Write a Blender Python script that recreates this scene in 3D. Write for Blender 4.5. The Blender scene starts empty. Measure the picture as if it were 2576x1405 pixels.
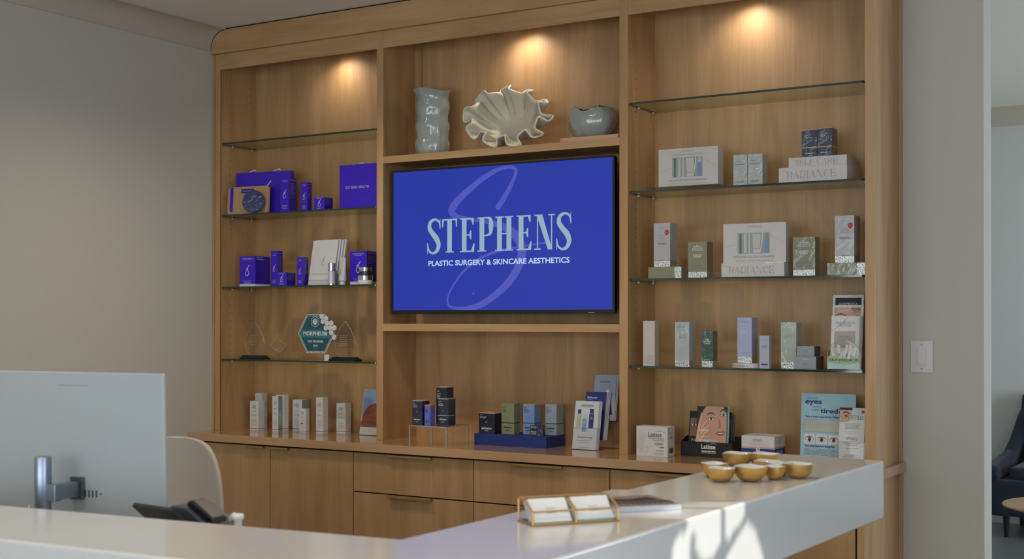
import bpy, bmesh, math, random
from math import sin, cos, pi, radians, sqrt
from mathutils import Vector, Matrix, noise
random.seed(7)
S = bpy.context.scene
COL = S.collection

# ---------------------------------------------------------------- camera
cam_d = bpy.data.cameras.new('camera')
cam = bpy.data.objects.new('camera', cam_d)
COL.objects.link(cam)
cam.location = (5.0565, -5.1628, 1.4963)
cam.rotation_euler = (pi / 2 + 0.0064, -0.0004, 0.5483)
cam_d.sensor_width = 36.0
cam_d.sensor_fit = 'HORIZONTAL'
cam_d.lens = 36.0 * 3273.165 / 2576.0
cam_d.shift_y = 80.06 / 2576.0
cam_d.clip_start = 0.05
cam_d.clip_end = 60
cam_d.dof.use_dof = True
cam_d.dof.focus_distance = 6.0
cam_d.dof.aperture_fstop = 5.0
S.camera = cam

# ---------------------------------------------------------------- render look
S.view_settings.view_transform = 'Standard'
S.view_settings.look = 'None'
S.view_settings.gamma = 1.0
S.view_settings.exposure = 0.12
S.view_settings.use_curve_mapping = False
S.cycles.use_denoising = True
S.cycles.max_bounces = 10
S.cycles.diffuse_bounces = 4
S.cycles.glossy_bounces = 4
S.cycles.transmission_bounces = 8
S.cycles.transparent_max_bounces = 24
S.cycles.caustics_reflective = False
S.cycles.caustics_refractive = False
S.cycles.sample_clamp_indirect = 4.0

# ---------------------------------------------------------------- world and large lights
W = bpy.data.worlds.new('sky')
S.world = W
W.use_nodes = True
W.node_tree.nodes['Background'].inputs[0].default_value = (0.55, 0.72, 1.0, 1)
W.node_tree.nodes['Background'].inputs[1].default_value = 1.0

def area(name, loc, rot, sx, sy, power, col, spread=180):
    l = bpy.data.lights.new(name, 'AREA')
    l.shape = 'RECTANGLE'; l.size = sx; l.size_y = sy
    l.energy = power; l.color = col; l.spread = radians(spread)
    o = bpy.data.objects.new(name, l); COL.objects.link(o)
    o.location = loc; o.rotation_euler = rot
    return o

def spot(name, loc, target, power, col, angle, blend, radius=0.02):
    l = bpy.data.lights.new(name, 'SPOT')
    l.energy = power; l.color = col; l.spot_size = radians(angle); l.spot_blend = blend
    l.shadow_soft_size = radius
    o = bpy.data.objects.new(name, l); COL.objects.link(o)
    o.location = loc
    o.rotation_euler = (Vector(target) - Vector(loc)).to_track_quat('-Z', 'Y').to_euler()
    return o

# daylight entering through the windows (all out of frame: in the right wall and in the wall behind the camera)
area('window_daylight', (2.2, -8.35, 1.6), (radians(90), 0, 0), 2.6, 2.0, 64, (0.86, 0.93, 1.0))
area('window_daylight', (5.0, -8.35, 1.6), (radians(90), 0, 0), 2.6, 2.0, 64, (0.86, 0.93, 1.0))
area('window_daylight', (6.72, -4.6, 1.6), (radians(90), 0, radians(90)), 2.6, 2.0, 54, (0.84, 0.91, 1.0))
area('window_daylight', (7.9, 2.8, 1.5), (radians(90), 0, radians(90)), 2.6, 2.0, 115, (0.78, 0.88, 1.0))

DOWN = 47
SUN_AZ, SUN_EL = radians(27.0), radians(27.0)
SUN_DIR = Vector((cos(SUN_EL) * cos(SUN_AZ), cos(SUN_EL) * sin(SUN_AZ), sin(SUN_EL)))   # towards the sun
sun_l = bpy.data.lights.new('sun', 'SUN')
sun_l.energy = 5.6; sun_l.angle = radians(0.35); sun_l.color = (1.0, 0.97, 0.93)
sun = bpy.data.objects.new('sun', sun_l); COL.objects.link(sun)
sun.rotation_euler = (-SUN_DIR).to_track_quat('-Z', 'Y').to_euler()
sun.location = (8, 1, 6)

# ---------------------------------------------------------------- materials
def lin(c):
    return tuple(((v / 12.92) if v <= 0.04045 else ((v + 0.055) / 1.055) ** 2.4) for v in [x / 255.0 for x in c])

MATS = {}
def mat(name, rgb=(128, 128, 128), rough=0.5, metal=0.0, coat=0.0, emit=None, estr=1.0, bump=0.0, bscale=60.0, spec=0.5, linear=None, trans=0.0, coat_bump=0.0, var=0.0, vscale=8.0):
    if name in MATS:
        return MATS[name]
    m = bpy.data.materials.new(name); m.use_nodes = True
    nt = m.node_tree; b = nt.nodes['Principled BSDF']
    c = linear or lin(rgb)
    b.inputs['Base Color'].default_value = (*c, 1)
    b.inputs['Roughness'].default_value = rough
    b.inputs['Metallic'].default_value = metal
    b.inputs['Coat Weight'].default_value = coat
    b.inputs['Coat Roughness'].default_value = 0.06
    b.inputs['Specular IOR Level'].default_value = spec
    b.inputs['Transmission Weight'].default_value = trans
    if emit:
        b.inputs['Emission Color'].default_value = (*lin(emit), 1)
        b.inputs['Emission Strength'].default_value = estr
    tc = nt.nodes.new('ShaderNodeTexCoord')
    if var:
        n = nt.nodes.new('ShaderNodeTexNoise'); n.inputs['Scale'].default_value = vscale; n.inputs['Detail'].default_value = 4
        nt.links.new(tc.outputs['Object'], n.inputs['Vector'])
        mx = nt.nodes.new('ShaderNodeMixRGB'); mx.inputs[1].default_value = (*[v * (1 - var) for v in c], 1); mx.inputs[2].default_value = (*[min(1, v * (1 + var)) for v in c], 1)
        nt.links.new(n.outputs['Fac'], mx.inputs[0]); nt.links.new(mx.outputs[0], b.inputs['Base Color'])
    if bump or coat_bump:
        n = nt.nodes.new('ShaderNodeTexNoise'); n.inputs['Scale'].default_value = bscale; n.inputs['Detail'].default_value = 3
        n.inputs['Distortion'].default_value = 1.5 if coat_bump else 0.0
        nt.links.new(tc.outputs['Object'], n.inputs['Vector'])
        bp = nt.nodes.new('ShaderNodeBump'); bp.inputs['Strength'].default_value = bump or coat_bump; bp.inputs['Distance'].default_value = 0.012 if coat_bump else 0.004
        nt.links.new(n.outputs['Fac'], bp.inputs['Height'])
        nt.links.new(bp.outputs[0], b.inputs['Coat Normal' if coat_bump else 'Normal'])
        if coat_bump:
            pass
    MATS[name] = m
    return m

def wood(name, axis, light=(193, 154, 110), dark=(163, 125, 82), rough=0.42, coat=0.0, fine=1.0):
    m = bpy.data.materials.new(name); m.use_nodes = True
    nt = m.node_tree; b = nt.nodes['Principled BSDF']
    tc = nt.nodes.new('ShaderNodeTexCoord'); mp = nt.nodes.new('ShaderNodeMapping')
    nt.links.new(tc.outputs['Object'], mp.inputs[0])
    sc = {'z': (95, 95, 2.6), 'x': (2.6, 95, 95), 'y': (95, 2.6, 95)}[axis]
    mp.inputs['Scale'].default_value = sc
    n1 = nt.nodes.new('ShaderNodeTexNoise'); n1.inputs['Scale'].default_value = 1.6 * fine; n1.inputs['Detail'].default_value = 6; n1.inputs['Roughness'].default_value = 0.62
    n1.inputs['Distortion'].default_value = 0.4
    nt.links.new(mp.outputs[0], n1.inputs['Vector'])
    mp2 = nt.nodes.new('ShaderNodeMapping'); nt.links.new(tc.outputs['Object'], mp2.inputs[0])
    mp2.inputs['Scale'].default_value = {'z': (5.5, 5.5, 0.7), 'x': (0.7, 5.5, 5.5), 'y': (5.5, 0.7, 5.5)}[axis]
    n2 = nt.nodes.new('ShaderNodeTexNoise'); n2.inputs['Scale'].default_value = 1.3; n2.inputs['Detail'].default_value = 3; n2.inputs['Distortion'].default_value = 1.2
    nt.links.new(mp2.outputs[0], n2.inputs['Vector'])
    mix = nt.nodes.new('ShaderNodeMath'); mix.operation = 'MULTIPLY_ADD'; mix.inputs[1].default_value = 0.34
    nt.links.new(n1.outputs['Fac'], mix.inputs[0])
    m2 = nt.nodes.new('ShaderNodeMath'); m2.operation = 'MULTIPLY'; m2.inputs[1].default_value = 0.66
    nt.links.new(n2.outputs['Fac'], m2.inputs[0]); nt.links.new(m2.outputs[0], mix.inputs[2])
    cr = nt.nodes.new('ShaderNodeValToRGB'); nt.links.new(mix.outputs[0], cr.inputs[0])
    cr.color_ramp.elements[0].position = 0.34; cr.color_ramp.elements[0].color = (*lin(dark), 1)
    cr.color_ramp.elements[1].position = 0.66; cr.color_ramp.elements[1].color = (*lin(light), 1)
    nt.links.new(cr.outputs[0], b.inputs['Base Color'])
    b.inputs['Roughness'].default_value = rough
    b.inputs['Coat Weight'].default_value = coat
    b.inputs['Coat Roughness'].default_value = 0.08
    bp = nt.nodes.new('ShaderNodeBump'); bp.inputs['Strength'].default_value = 0.06; bp.inputs['Distance'].default_value = 0.002
    nt.links.new(n1.outputs['Fac'], bp.inputs['Height']); nt.links.new(bp.outputs[0], b.inputs['Normal'])
    MATS[name] = m
    return m

WV = wood('maple_vertical', 'z')
WH = wood('maple_horizontal', 'x')
WY = wood('maple_depth', 'y')
WTOP = wood('maple_countertop', 'x', light=(190, 151, 110), dark=(164, 125, 85), rough=0.22, coat=0.8)
WDOOR = wood('maple_door', 'z', light=(178, 140, 97), dark=(153, 116, 75), rough=0.4)
WTAB = wood('oak_tabletop', 'x', light=(205, 165, 120), dark=(180, 138, 96), rough=0.35)

def thin_glass(name, tint, rough=0.02, refl=1.0, ior=1.5):
    m = bpy.data.materials.new(name); m.use_nodes = True
    nt = m.node_tree
    for n in list(nt.nodes):
        if n.type != 'OUTPUT_MATERIAL': nt.nodes.remove(n)
    out = [n for n in nt.nodes if n.type == 'OUTPUT_MATERIAL'][0]
    t = nt.nodes.new('ShaderNodeBsdfTransparent'); t.inputs[0].default_value = (*tint, 1)
    g = nt.nodes.new('ShaderNodeBsdfGlossy'); g.inputs['Roughness'].default_value = rough; g.inputs[0].default_value = (refl, refl, refl, 1)
    f = nt.nodes.new('ShaderNodeFresnel')
    ge = nt.nodes.new('ShaderNodeNewGeometry'); mr = nt.nodes.new('ShaderNodeMapRange')      # same reflectance from either side
    mr.inputs['To Min'].default_value = ior; mr.inputs['To Max'].default_value = 1.0 / ior
    nt.links.new(ge.outputs['Backfacing'], mr.inputs['Value']); nt.links.new(mr.outputs[0], f.inputs[0])
    mx = nt.nodes.new('ShaderNodeMixShader')
    nt.links.new(f.outputs[0], mx.inputs[0]); nt.links.new(t.outputs[0], mx.inputs[1]); nt.links.new(g.outputs[0], mx.inputs[2])
    nt.links.new(mx.outputs[0], out.inputs[0])
    MATS[name] = m
    return m

GLASS = thin_glass('shelf_glass', (0.93, 0.975, 0.88), refl=0.8, ior=1.4)
GEDGE = mat('shelf_glass_edge', (10, 46, 36), rough=0.12, coat=1.0, var=0.7, vscale=9)
ACRYL = thin_glass('clear_acrylic', (0.985, 0.985, 0.985), refl=0.6, ior=1.35)
ACEDGE = mat('acrylic_edge', (158, 156, 148), rough=0.2, spec=0.8)
PANE = thin_glass('window_pane', (0.97, 0.98, 0.98))
CRYST = mat('crystal', (250, 250, 250), rough=0.0, trans=1.0); CRYST.node_tree.nodes['Principled BSDF'].inputs['IOR'].default_value = 1.28

WALL = mat('wall_paint', (190, 186, 175), rough=0.75, bump=0.05, bscale=400)
WALLF = mat('wall_paint_far', (206, 206, 200), rough=0.8)
CEIL = mat('ceiling_paint', (232, 226, 212), rough=0.85)
COVE = mat('cove_paint', (188, 177, 160), rough=0.8)
QUARTZ = mat('white_quartz', (192, 190, 186), rough=0.13, spec=0.5, var=0.03, vscale=5)
WHITE = mat('white_card', (205, 205, 203), rough=0.45)
PAPER = mat('white_paper', (196, 200, 206), rough=0.6)
OFFW = mat('soft_white_card', (196, 190, 186), rough=0.35, coat=0.3)
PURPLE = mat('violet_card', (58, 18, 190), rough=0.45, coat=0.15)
PURPD = mat('violet_shaded_side_and_patch', (44, 18, 150), rough=0.4, coat=0.2)  # violet darkened for the shaded carton sides; also colours the pouch patch
SILVER = mat('crinkled_foil', (205, 208, 205), rough=0.22, metal=0.85, bump=1.0, bscale=140)
CHROME = mat('chrome', (220, 220, 222), rough=0.08, metal=1.0)
STEEL = mat('brushed_steel', (150, 160, 176), rough=0.38, metal=1.0)
NAVY = mat('navy_wrapped_card', (22, 36, 58), rough=0.35, coat=1.0, coat_bump=0.5, bscale=22)
NAVYF = mat('navy_card', (17, 28, 48), rough=0.4, coat=0.4)
COPPER = mat('copper_card', (196, 156, 138), rough=0.35, metal=0.2)
ORANGE = mat('orange_card', (206, 110, 70), rough=0.5)
PERI = mat('periwinkle_card', (96, 112, 190), rough=0.45)
BLUEP = mat('blue_platform', (20, 46, 112), rough=0.55)
OLIVE = mat('olive_wrapped_card', (128, 130, 98), rough=0.4, coat=0.8, coat_bump=0.35, bscale=25)
OLIVE2 = mat('sage_wrapped_card', (124, 122, 92), rough=0.35, coat=0.9, coat_bump=0.25, bscale=18)
SKYB = mat('sky_blue_wrapped_card', (116, 148, 192), rough=0.4, coat=0.8, coat_bump=0.3, bscale=25)
PALEB = mat('pale_blue_wrapped_card', (142, 156, 168), rough=0.4, coat=0.8, coat_bump=0.3, bscale=25)
GREYW = mat('grey_wrapped_card', (166, 172, 170), rough=0.35, coat=1.0, coat_bump=0.5, bscale=28)
GREY = mat('grey_card', (170, 168, 168), rough=0.4, coat=0.5, coat_bump=0.15, bscale=20)
BEIGE = mat('beige_card', (190, 182, 168), rough=0.45, coat=0.3)
LAV = mat('lavender_card', (160, 168, 196), rough=0.4, coat=0.7, coat_bump=0.2, bscale=20)
LAVG = mat('lavender_grey_card', (168, 172, 186), rough=0.45, coat=0.2)
PGREEN = mat('pale_green_card', (164, 172, 160), rough=0.35, coat=0.9, coat_bump=0.3, bscale=16)
MGREY = mat('mid_grey_card', (138, 144, 148), rough=0.5)
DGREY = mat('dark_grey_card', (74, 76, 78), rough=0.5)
DGREEN = mat('dark_green_wrapped_card', (48, 84, 76), rough=0.25, coat=1.0, coat_bump=0.6, bscale=24)
BLACK = mat('black_plastic', (16, 17, 19), rough=0.35)
BLACKM = mat('matt_black_card', (20, 22, 24), rough=0.6)
SLATE = mat('slate_plastic', (52, 60, 68), rough=0.4)
GOLD = mat('gilded_metal', (210, 168, 98), rough=0.42, metal=0.8, bump=0.25, bscale=40)
BRASS = mat('brass', (196, 156, 96), rough=0.35, metal=0.7)
BRONZE = mat('dark_bronze', (158, 124, 78), rough=0.4, metal=0.5)
ENAMEL = mat('white_enamel', (200, 200, 198), rough=0.08, coat=1.0)
CELADON = mat('grey_green_glaze', (150, 158, 151), rough=0.12, coat=1.0, bump=0.9, bscale=40)
DARKIN = mat('dark_glaze', (38, 30, 28), rough=0.1, coat=1.0)
SHELLM = mat('ivory_shell', (200, 192, 170), rough=0.4, var=0.06, vscale=9)
SHELLR = mat('pale_shell_rim', (222, 214, 198), rough=0.4)
IMAC = mat('silver_white_aluminium', (150, 157, 159), rough=0.35, spec=0.4)
LEATHER = mat('beige_upholstery', (166, 156, 142), rough=0.55, bump=0.08, bscale=500)
NAVYV = mat('navy_velvet', (17, 28, 46), rough=0.8, var=0.4, vscale=6)
NAVYV.node_tree.nodes['Principled BSDF'].inputs['Sheen Weight'].default_value = 0.15
SWITCH = mat('white_switch_plastic', (206, 200, 198), rough=0.35)
RATTAN = mat('woven_straw', (184, 148, 106), rough=0.8, bump=0.8, bscale=160)
SKIN = mat('printed_skin', (190, 148, 126), rough=0.4)
SKIN2 = mat('printed_skin_dark', (142, 96, 78), rough=0.4)
LIPS = mat('printed_lips', (168, 84, 80), rough=0.4)
INK = mat('dark_ink', (46, 46, 50), rough=0.6)
INKG = mat('grey_ink', (124, 122, 122), rough=0.6)
INKL = mat('light_grey_ink', (160, 156, 154), rough=0.6)
INKW = mat('white_ink', (214, 214, 214), rough=0.6)
INKS = mat('silver_ink', (196, 196, 206), rough=0.4)
INKR = mat('red_ink', (168, 42, 48), rough=0.6)
INKN = mat('navy_ink', (34, 52, 118), rough=0.6)
INKT = mat('teal_ink', (52, 138, 124), rough=0.6)
INKP = mat('rose_ink', (204, 150, 146), rough=0.6)
INKC = mat('copper_ink', (178, 146, 137), rough=0.4, metal=0.2)
TEAL = mat('teal_print', (14, 78, 86), rough=0.3, coat=0.5)
AQUA = mat('aqua_print', (156, 192, 206), rough=0.5)
AQUA2 = mat('pale_aqua_print', (176, 196, 196), rough=0.5)
GREENP = mat('soft_green_print', (148, 172, 128), rough=0.4)
TAUPE = mat('taupe_print', (168, 156, 148), rough=0.5)
ROCK = mat('red_rock_print', (132, 70, 48), rough=0.6, var=0.5, vscale=50)
GSOAP = mat('bluish_grey_card', (120, 142, 150), rough=0.45)
PAGE = mat('brochure_page_edges', (186, 190, 198), rough=0.7)
HOLE = mat('peg_hole_dark', (40, 24, 14), rough=0.9)
GAP_SHADE = mat('gap_shade_dark', (36, 26, 18), rough=0.9)  # dark colour standing in for shade in gaps and recesses

def emis(name, rgb, s=1.0):
    m = bpy.data.materials.new(name); m.use_nodes = True
    nt = m.node_tree
    for n in list(nt.nodes):
        if n.type != 'OUTPUT_MATERIAL': nt.nodes.remove(n)
    e = nt.nodes.new('ShaderNodeEmission'); e.inputs[0].default_value = (*lin(rgb), 1); e.inputs[1].default_value = s
    g = nt.nodes.new('ShaderNodeBsdfGlossy'); g.inputs['Roughness'].default_value = 0.15; g.inputs[0].default_value = (0.03, 0.03, 0.03, 1)
    a = nt.nodes.new('ShaderNodeAddShader'); nt.links.new(e.outputs[0], a.inputs[0]); nt.links.new(g.outputs[0], a.inputs[1])
    nt.links.new(a.outputs[0], [n for n in nt.nodes if n.type == 'OUTPUT_MATERIAL'][0].inputs[0])
    MATS[name] = m
    return m
SCR = emis('screen_blue', (37, 52, 154))
SCRW = emis('screen_violet_blue', (76, 82, 174))
SCRT = emis('screen_pale_teal', (140, 168, 184))
SCRO = emis('screen_pale_outline', (160, 184, 214))
SCRL = emis('screen_pale_blue', (172, 196, 226))
LED = emis('lamp_glow', (255, 214, 160), 6.0)

# ---------------------------------------------------------------- helpers
def tag(o, label=None, cat=None, group=None, kind=None):
    if label: o['label'] = label
    if cat: o['category'] = cat
    if group: o['group'] = group
    if kind: o['kind'] = kind
    return o

def thing(name, label, cat, loc=(0, 0, 0), rz=0.0, group=None):
    o = bpy.data.objects.new(name, None); COL.objects.link(o)
    o.location = loc; o.rotation_euler = (0, 0, rz); o.empty_display_size = 0.05
    return tag(o, label, cat, group)

class MB:
    def __init__(s): s.v = []; s.f = []; s.m = []; s.mats = []
    def mi(s, m):
        if m not in s.mats: s.mats.append(m)
        return s.mats.index(m)
    def add(s, vs, fs, m):
        b = len(s.v); s.v += [tuple(p) for p in vs]; k = s.mi(m)
        for f in fs: s.f.append(tuple(b + i for i in f)); s.m.append(k)
        return s
    def box(s, x0, y0, z0, x1, y1, z1, m):
        vs = [(x0, y0, z0), (x1, y0, z0), (x1, y1, z0), (x0, y1, z0), (x0, y0, z1), (x1, y0, z1), (x1, y1, z1), (x0, y1, z1)]
        return s.add(vs, [(0, 3, 2, 1), (4, 5, 6, 7), (0, 1, 5, 4), (1, 2, 6, 5), (2, 3, 7, 6), (3, 0, 4, 7)], m)
    def prism(s, pts, d0, d1, m, axis='y'):
        """polygon pts (a,b); extruded along axis from d0 to d1. axis y: (x,z); axis x: (y,z); axis z: (x,y)"""
        def P(a, b, d): return {'y': (a, d, b), 'x': (d, a, b), 'z': (a, b, d)}[axis]
        n = len(pts)
        vs = [P(a, b, d0) for a, b in pts] + [P(a, b, d1) for a, b in pts]
        fs = [tuple(range(n)), tuple(range(2 * n - 1, n - 1, -1))] + [(i, i + n, (i + 1) % n + n, (i + 1) % n) for i in range(n)]
        return s.add(vs, fs, m)
    def lathe(s, prof, m, n=32, c=(0, 0, 0), sx=1.0, sy=1.0, fn=None, cap0=True, cap1=False):
        vs = []
        for r, z in prof:
            for i in range(n):
                a = 2 * pi * i / n
                p = Vector((c[0] + r * cos(a) * sx, c[1] + r * sin(a) * sy, c[2] + z))
                if fn: p = fn(p, a)
                vs.append(tuple(p))
        fs = []
        for j in range(len(prof) - 1):
            for i in range(n):
                fs.append((j * n + i, j * n + (i + 1) % n, (j + 1) * n + (i + 1) % n, (j + 1) * n + i))
        if cap0: fs.append(tuple(range(n - 1, -1, -1)))
        if cap1: fs.append(tuple((len(prof) - 1) * n + i for i in range(n)))
        return s.add(vs, fs, m)
    def tube(s, pts, r, m, n=8):
        pts = [Vector(p) for p in pts]; vs = []; up = Vector((0, 0, 1))
        for i, p in enumerate(pts):
            t = (pts[min(i + 1, len(pts) - 1)] - pts[max(i - 1, 0)]).normalized()
            a = t.cross(up) if abs(t.dot(up)) < 0.95 else t.cross(Vector((1, 0, 0)))
            a.normalize(); b = t.cross(a)
            rr = r[i] if isinstance(r, (list, tuple)) else r
            for k in range(n):
                q = 2 * pi * k / n; vs.append(tuple(p + a * cos(q) * rr + b * sin(q) * rr))
        fs = [(j * n + k, j * n + (k + 1) % n, (j + 1) * n + (k + 1) % n, (j + 1) * n + k) for j in range(len(pts) - 1) for k in range(n)]
        fs += [tuple(range(n - 1, -1, -1)), tuple((len(pts) - 1) * n + k for k in range(n))]
        return s.add(vs, fs, m)
    def build(s, name, parent=None, smooth=False, bevel=0.0, seg=2, loc=None, rot=None, recalc=True):
        me = bpy.data.meshes.new(name); me.from_pydata(s.v, [], s.f)
        for m in s.mats: me.materials.append(m)
        for p, k in zip(me.polygons, s.m): p.material_index = k
        if recalc:
            bm = bmesh.new(); bm.from_mesh(me); bmesh.ops.recalc_face_normals(bm, faces=bm.faces)
            bm.to_mesh(me); bm.free()
        if smooth:
            for p in me.polygons: p.use_smooth = True
        o = bpy.data.objects.new(name, me); COL.objects.link(o)
        if parent: o.parent = parent
        if loc: o.location = loc
        if rot: o.rotation_euler = rot
        if bevel:
            bv = o.modifiers.new('soft_edge', 'BEVEL'); bv.width = bevel; bv.segments = seg; bv.limit_method = 'ANGLE'; bv.angle_limit = radians(40)
        return o

def bx(name, parent, x0, y0, z0, x1, y1, z1, m, bevel=0.0):
    return MB().box(x0, y0, z0, x1, y1, z1, m).build(name, parent, bevel=bevel)

def struct(o):
    o['kind'] = 'structure'; return o

# ---- lettering: meshes of the built-in font, cached
_TC = {}
def text_mesh(s, bold=False):
    k = (s, bold)
    if k in _TC: return _TC[k]
    c = bpy.data.curves.new('lettering_source', 'FONT'); c.body = s; c.resolution_u = 3
    if bold: c.offset = 0.028
    o = bpy.data.objects.new('lettering_source', c)
    me = o.to_mesh()
    vs = [(v.co.x, v.co.y) for v in me.vertices]; fs = [tuple(p.vertices) for p in me.polygons]
    o.to_mesh_clear(); bpy.data.objects.remove(o); bpy.data.curves.remove(c)
    x0 = min(v[0] for v in vs); x1 = max(v[0] for v in vs); y0 = min(v[1] for v in vs); y1 = max(v[1] for v in vs)
    _TC[k] = ([(a - x0, b - y0) for a, b in vs], fs, x1 - x0, y1 - y0)
    return _TC[k]

def catmull(pts, n=8):
    out = []
    for i in range(len(pts) - 1):
        p0 = pts[max(i - 1, 0)]; p1 = pts[i]; p2 = pts[i + 1]; p3 = pts[min(i + 2, len(pts) - 1)]
        for k in range(n):
            t = k / n
            out.append(tuple(0.5 * ((2 * b) + (-a + c) * t + (2 * a - 5 * b + 4 * c - d) * t * t + (-a + 3 * b - 3 * c + d) * t ** 3) for a, b, c, d in zip(p0, p1, p2, p3)))
    out.append(tuple(pts[-1]))
    return out

class Art:
    """flat print on a face; local axes (a to the right, b up), each call one thin layer further out"""
    def __init__(s, origin=(0, 0, 0), ax=(1, 0, 0), bz=(0, 0, 1), out=(0, -1, 0), step=0.00012, base=0.0003):
        s.o = Vector(origin); s.a = Vector(ax).normalized(); s.b = Vector(bz).normalized(); s.n = Vector(out).normalized(); s.mb = MB(); s.k = 0; s.st = step; s.base = base
    def P(s, a, b): return tuple(s.o + s.a * a + s.b * b + s.n * (s.base + s.k * s.st))
    def poly(s, pts, m, keep=False):
        s.mb.add([s.P(a, b) for a, b in pts], [tuple(range(len(pts)))], m)
        if not keep: s.k += 1
        return s
    def rect(s, a0, b0, a1, b1, m): return s.poly([(a0, b0), (a1, b0), (a1, b1), (a0, b1)], m)
    def ell(s, a, b, ra, rb, m, n=24, rot=0.0, t0=0.0, t1=2 * pi):
        return s.poly([(a + ra * cos(t) * cos(rot) - rb * sin(t) * sin(rot), b + ra * cos(t) * sin(rot) + rb * sin(t) * cos(rot)) for t in [t0 + (t1 - t0) * i / n for i in range(n + (0 if t1 - t0 > 6.28 else 1))]], m)
    def ribbon(s, pts, m, n=8):
        q = catmull(pts, n); vs = []
        for i, p in enumerate(q):
            a = q[max(i - 1, 0)]; b = q[min(i + 1, len(q) - 1)]
            d = Vector((b[0] - a[0], b[1] - a[1]))
            if d.length < 1e-9: d = Vector((1, 0))
            d.normalize(); w = max(p[2], 1e-5) / 2
            vs += [s.P(p[0] - d.y * w, p[1] + d.x * w), s.P(p[0] + d.y * w, p[1] - d.x * w)]
        s.mb.add(vs, [(2 * i, 2 * i + 1, 2 * i + 3, 2 * i + 2) for i in range(len(q) - 1)], m); s.k += 1
        return s
    def text(s, t, a, b, m, w=None, h=None, al='c', bold=False, rot=0.0):
        """centre (or left / right) at a, baseline box bottom at b; width w and/or height h"""
        vs, fs, tw, th = text_mesh(t, bold)
        if w and h: sx, sy = w / tw, h / th
        elif w: sx = sy = w / tw
        else: sx = sy = h / th
        off = {'c': -tw * sx / 2, 'l': 0, 'r': -tw * sx}[al]
        cr, sr = cos(rot), sin(rot)
        pv = []
        for x, y in vs:
            u, v = off + x * sx, y * sy
            pv.append(s.P(a + u * cr - v * sr, b + u * sr + v * cr))
        s.mb.add(pv, fs, m); s.k += 1
        return s
    def lines(s, a0, a1, b_top, b_bot, n, m, t=0.35, ragged=True, al='c'):
        """rows of very small print, drawn as short words"""
        dz = (b_top - b_bot) / max(n, 1)
        for i in range(n):
            z = b_top - dz * (i + 0.5); hh = dz * t / 2
            w = (a1 - a0) * (random.uniform(0.6, 1.0) if ragged else 1.0)
            st = (a0 + a1) / 2 - w / 2 if al == 'c' else a0
            x = st
            while x < st + w:
                ww = min((a1 - a0) * random.uniform(0.06, 0.16), st + w - x)
                s.poly([(x, z - hh), (x + ww, z - hh), (x + ww, z + hh), (x, z + hh)], m, keep=True)
                x += ww + (a1 - a0) * 0.025
        s.k += 1
        return s
    def build(s, name, parent): return s.mb.build(name, parent, recalc=False)

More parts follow.
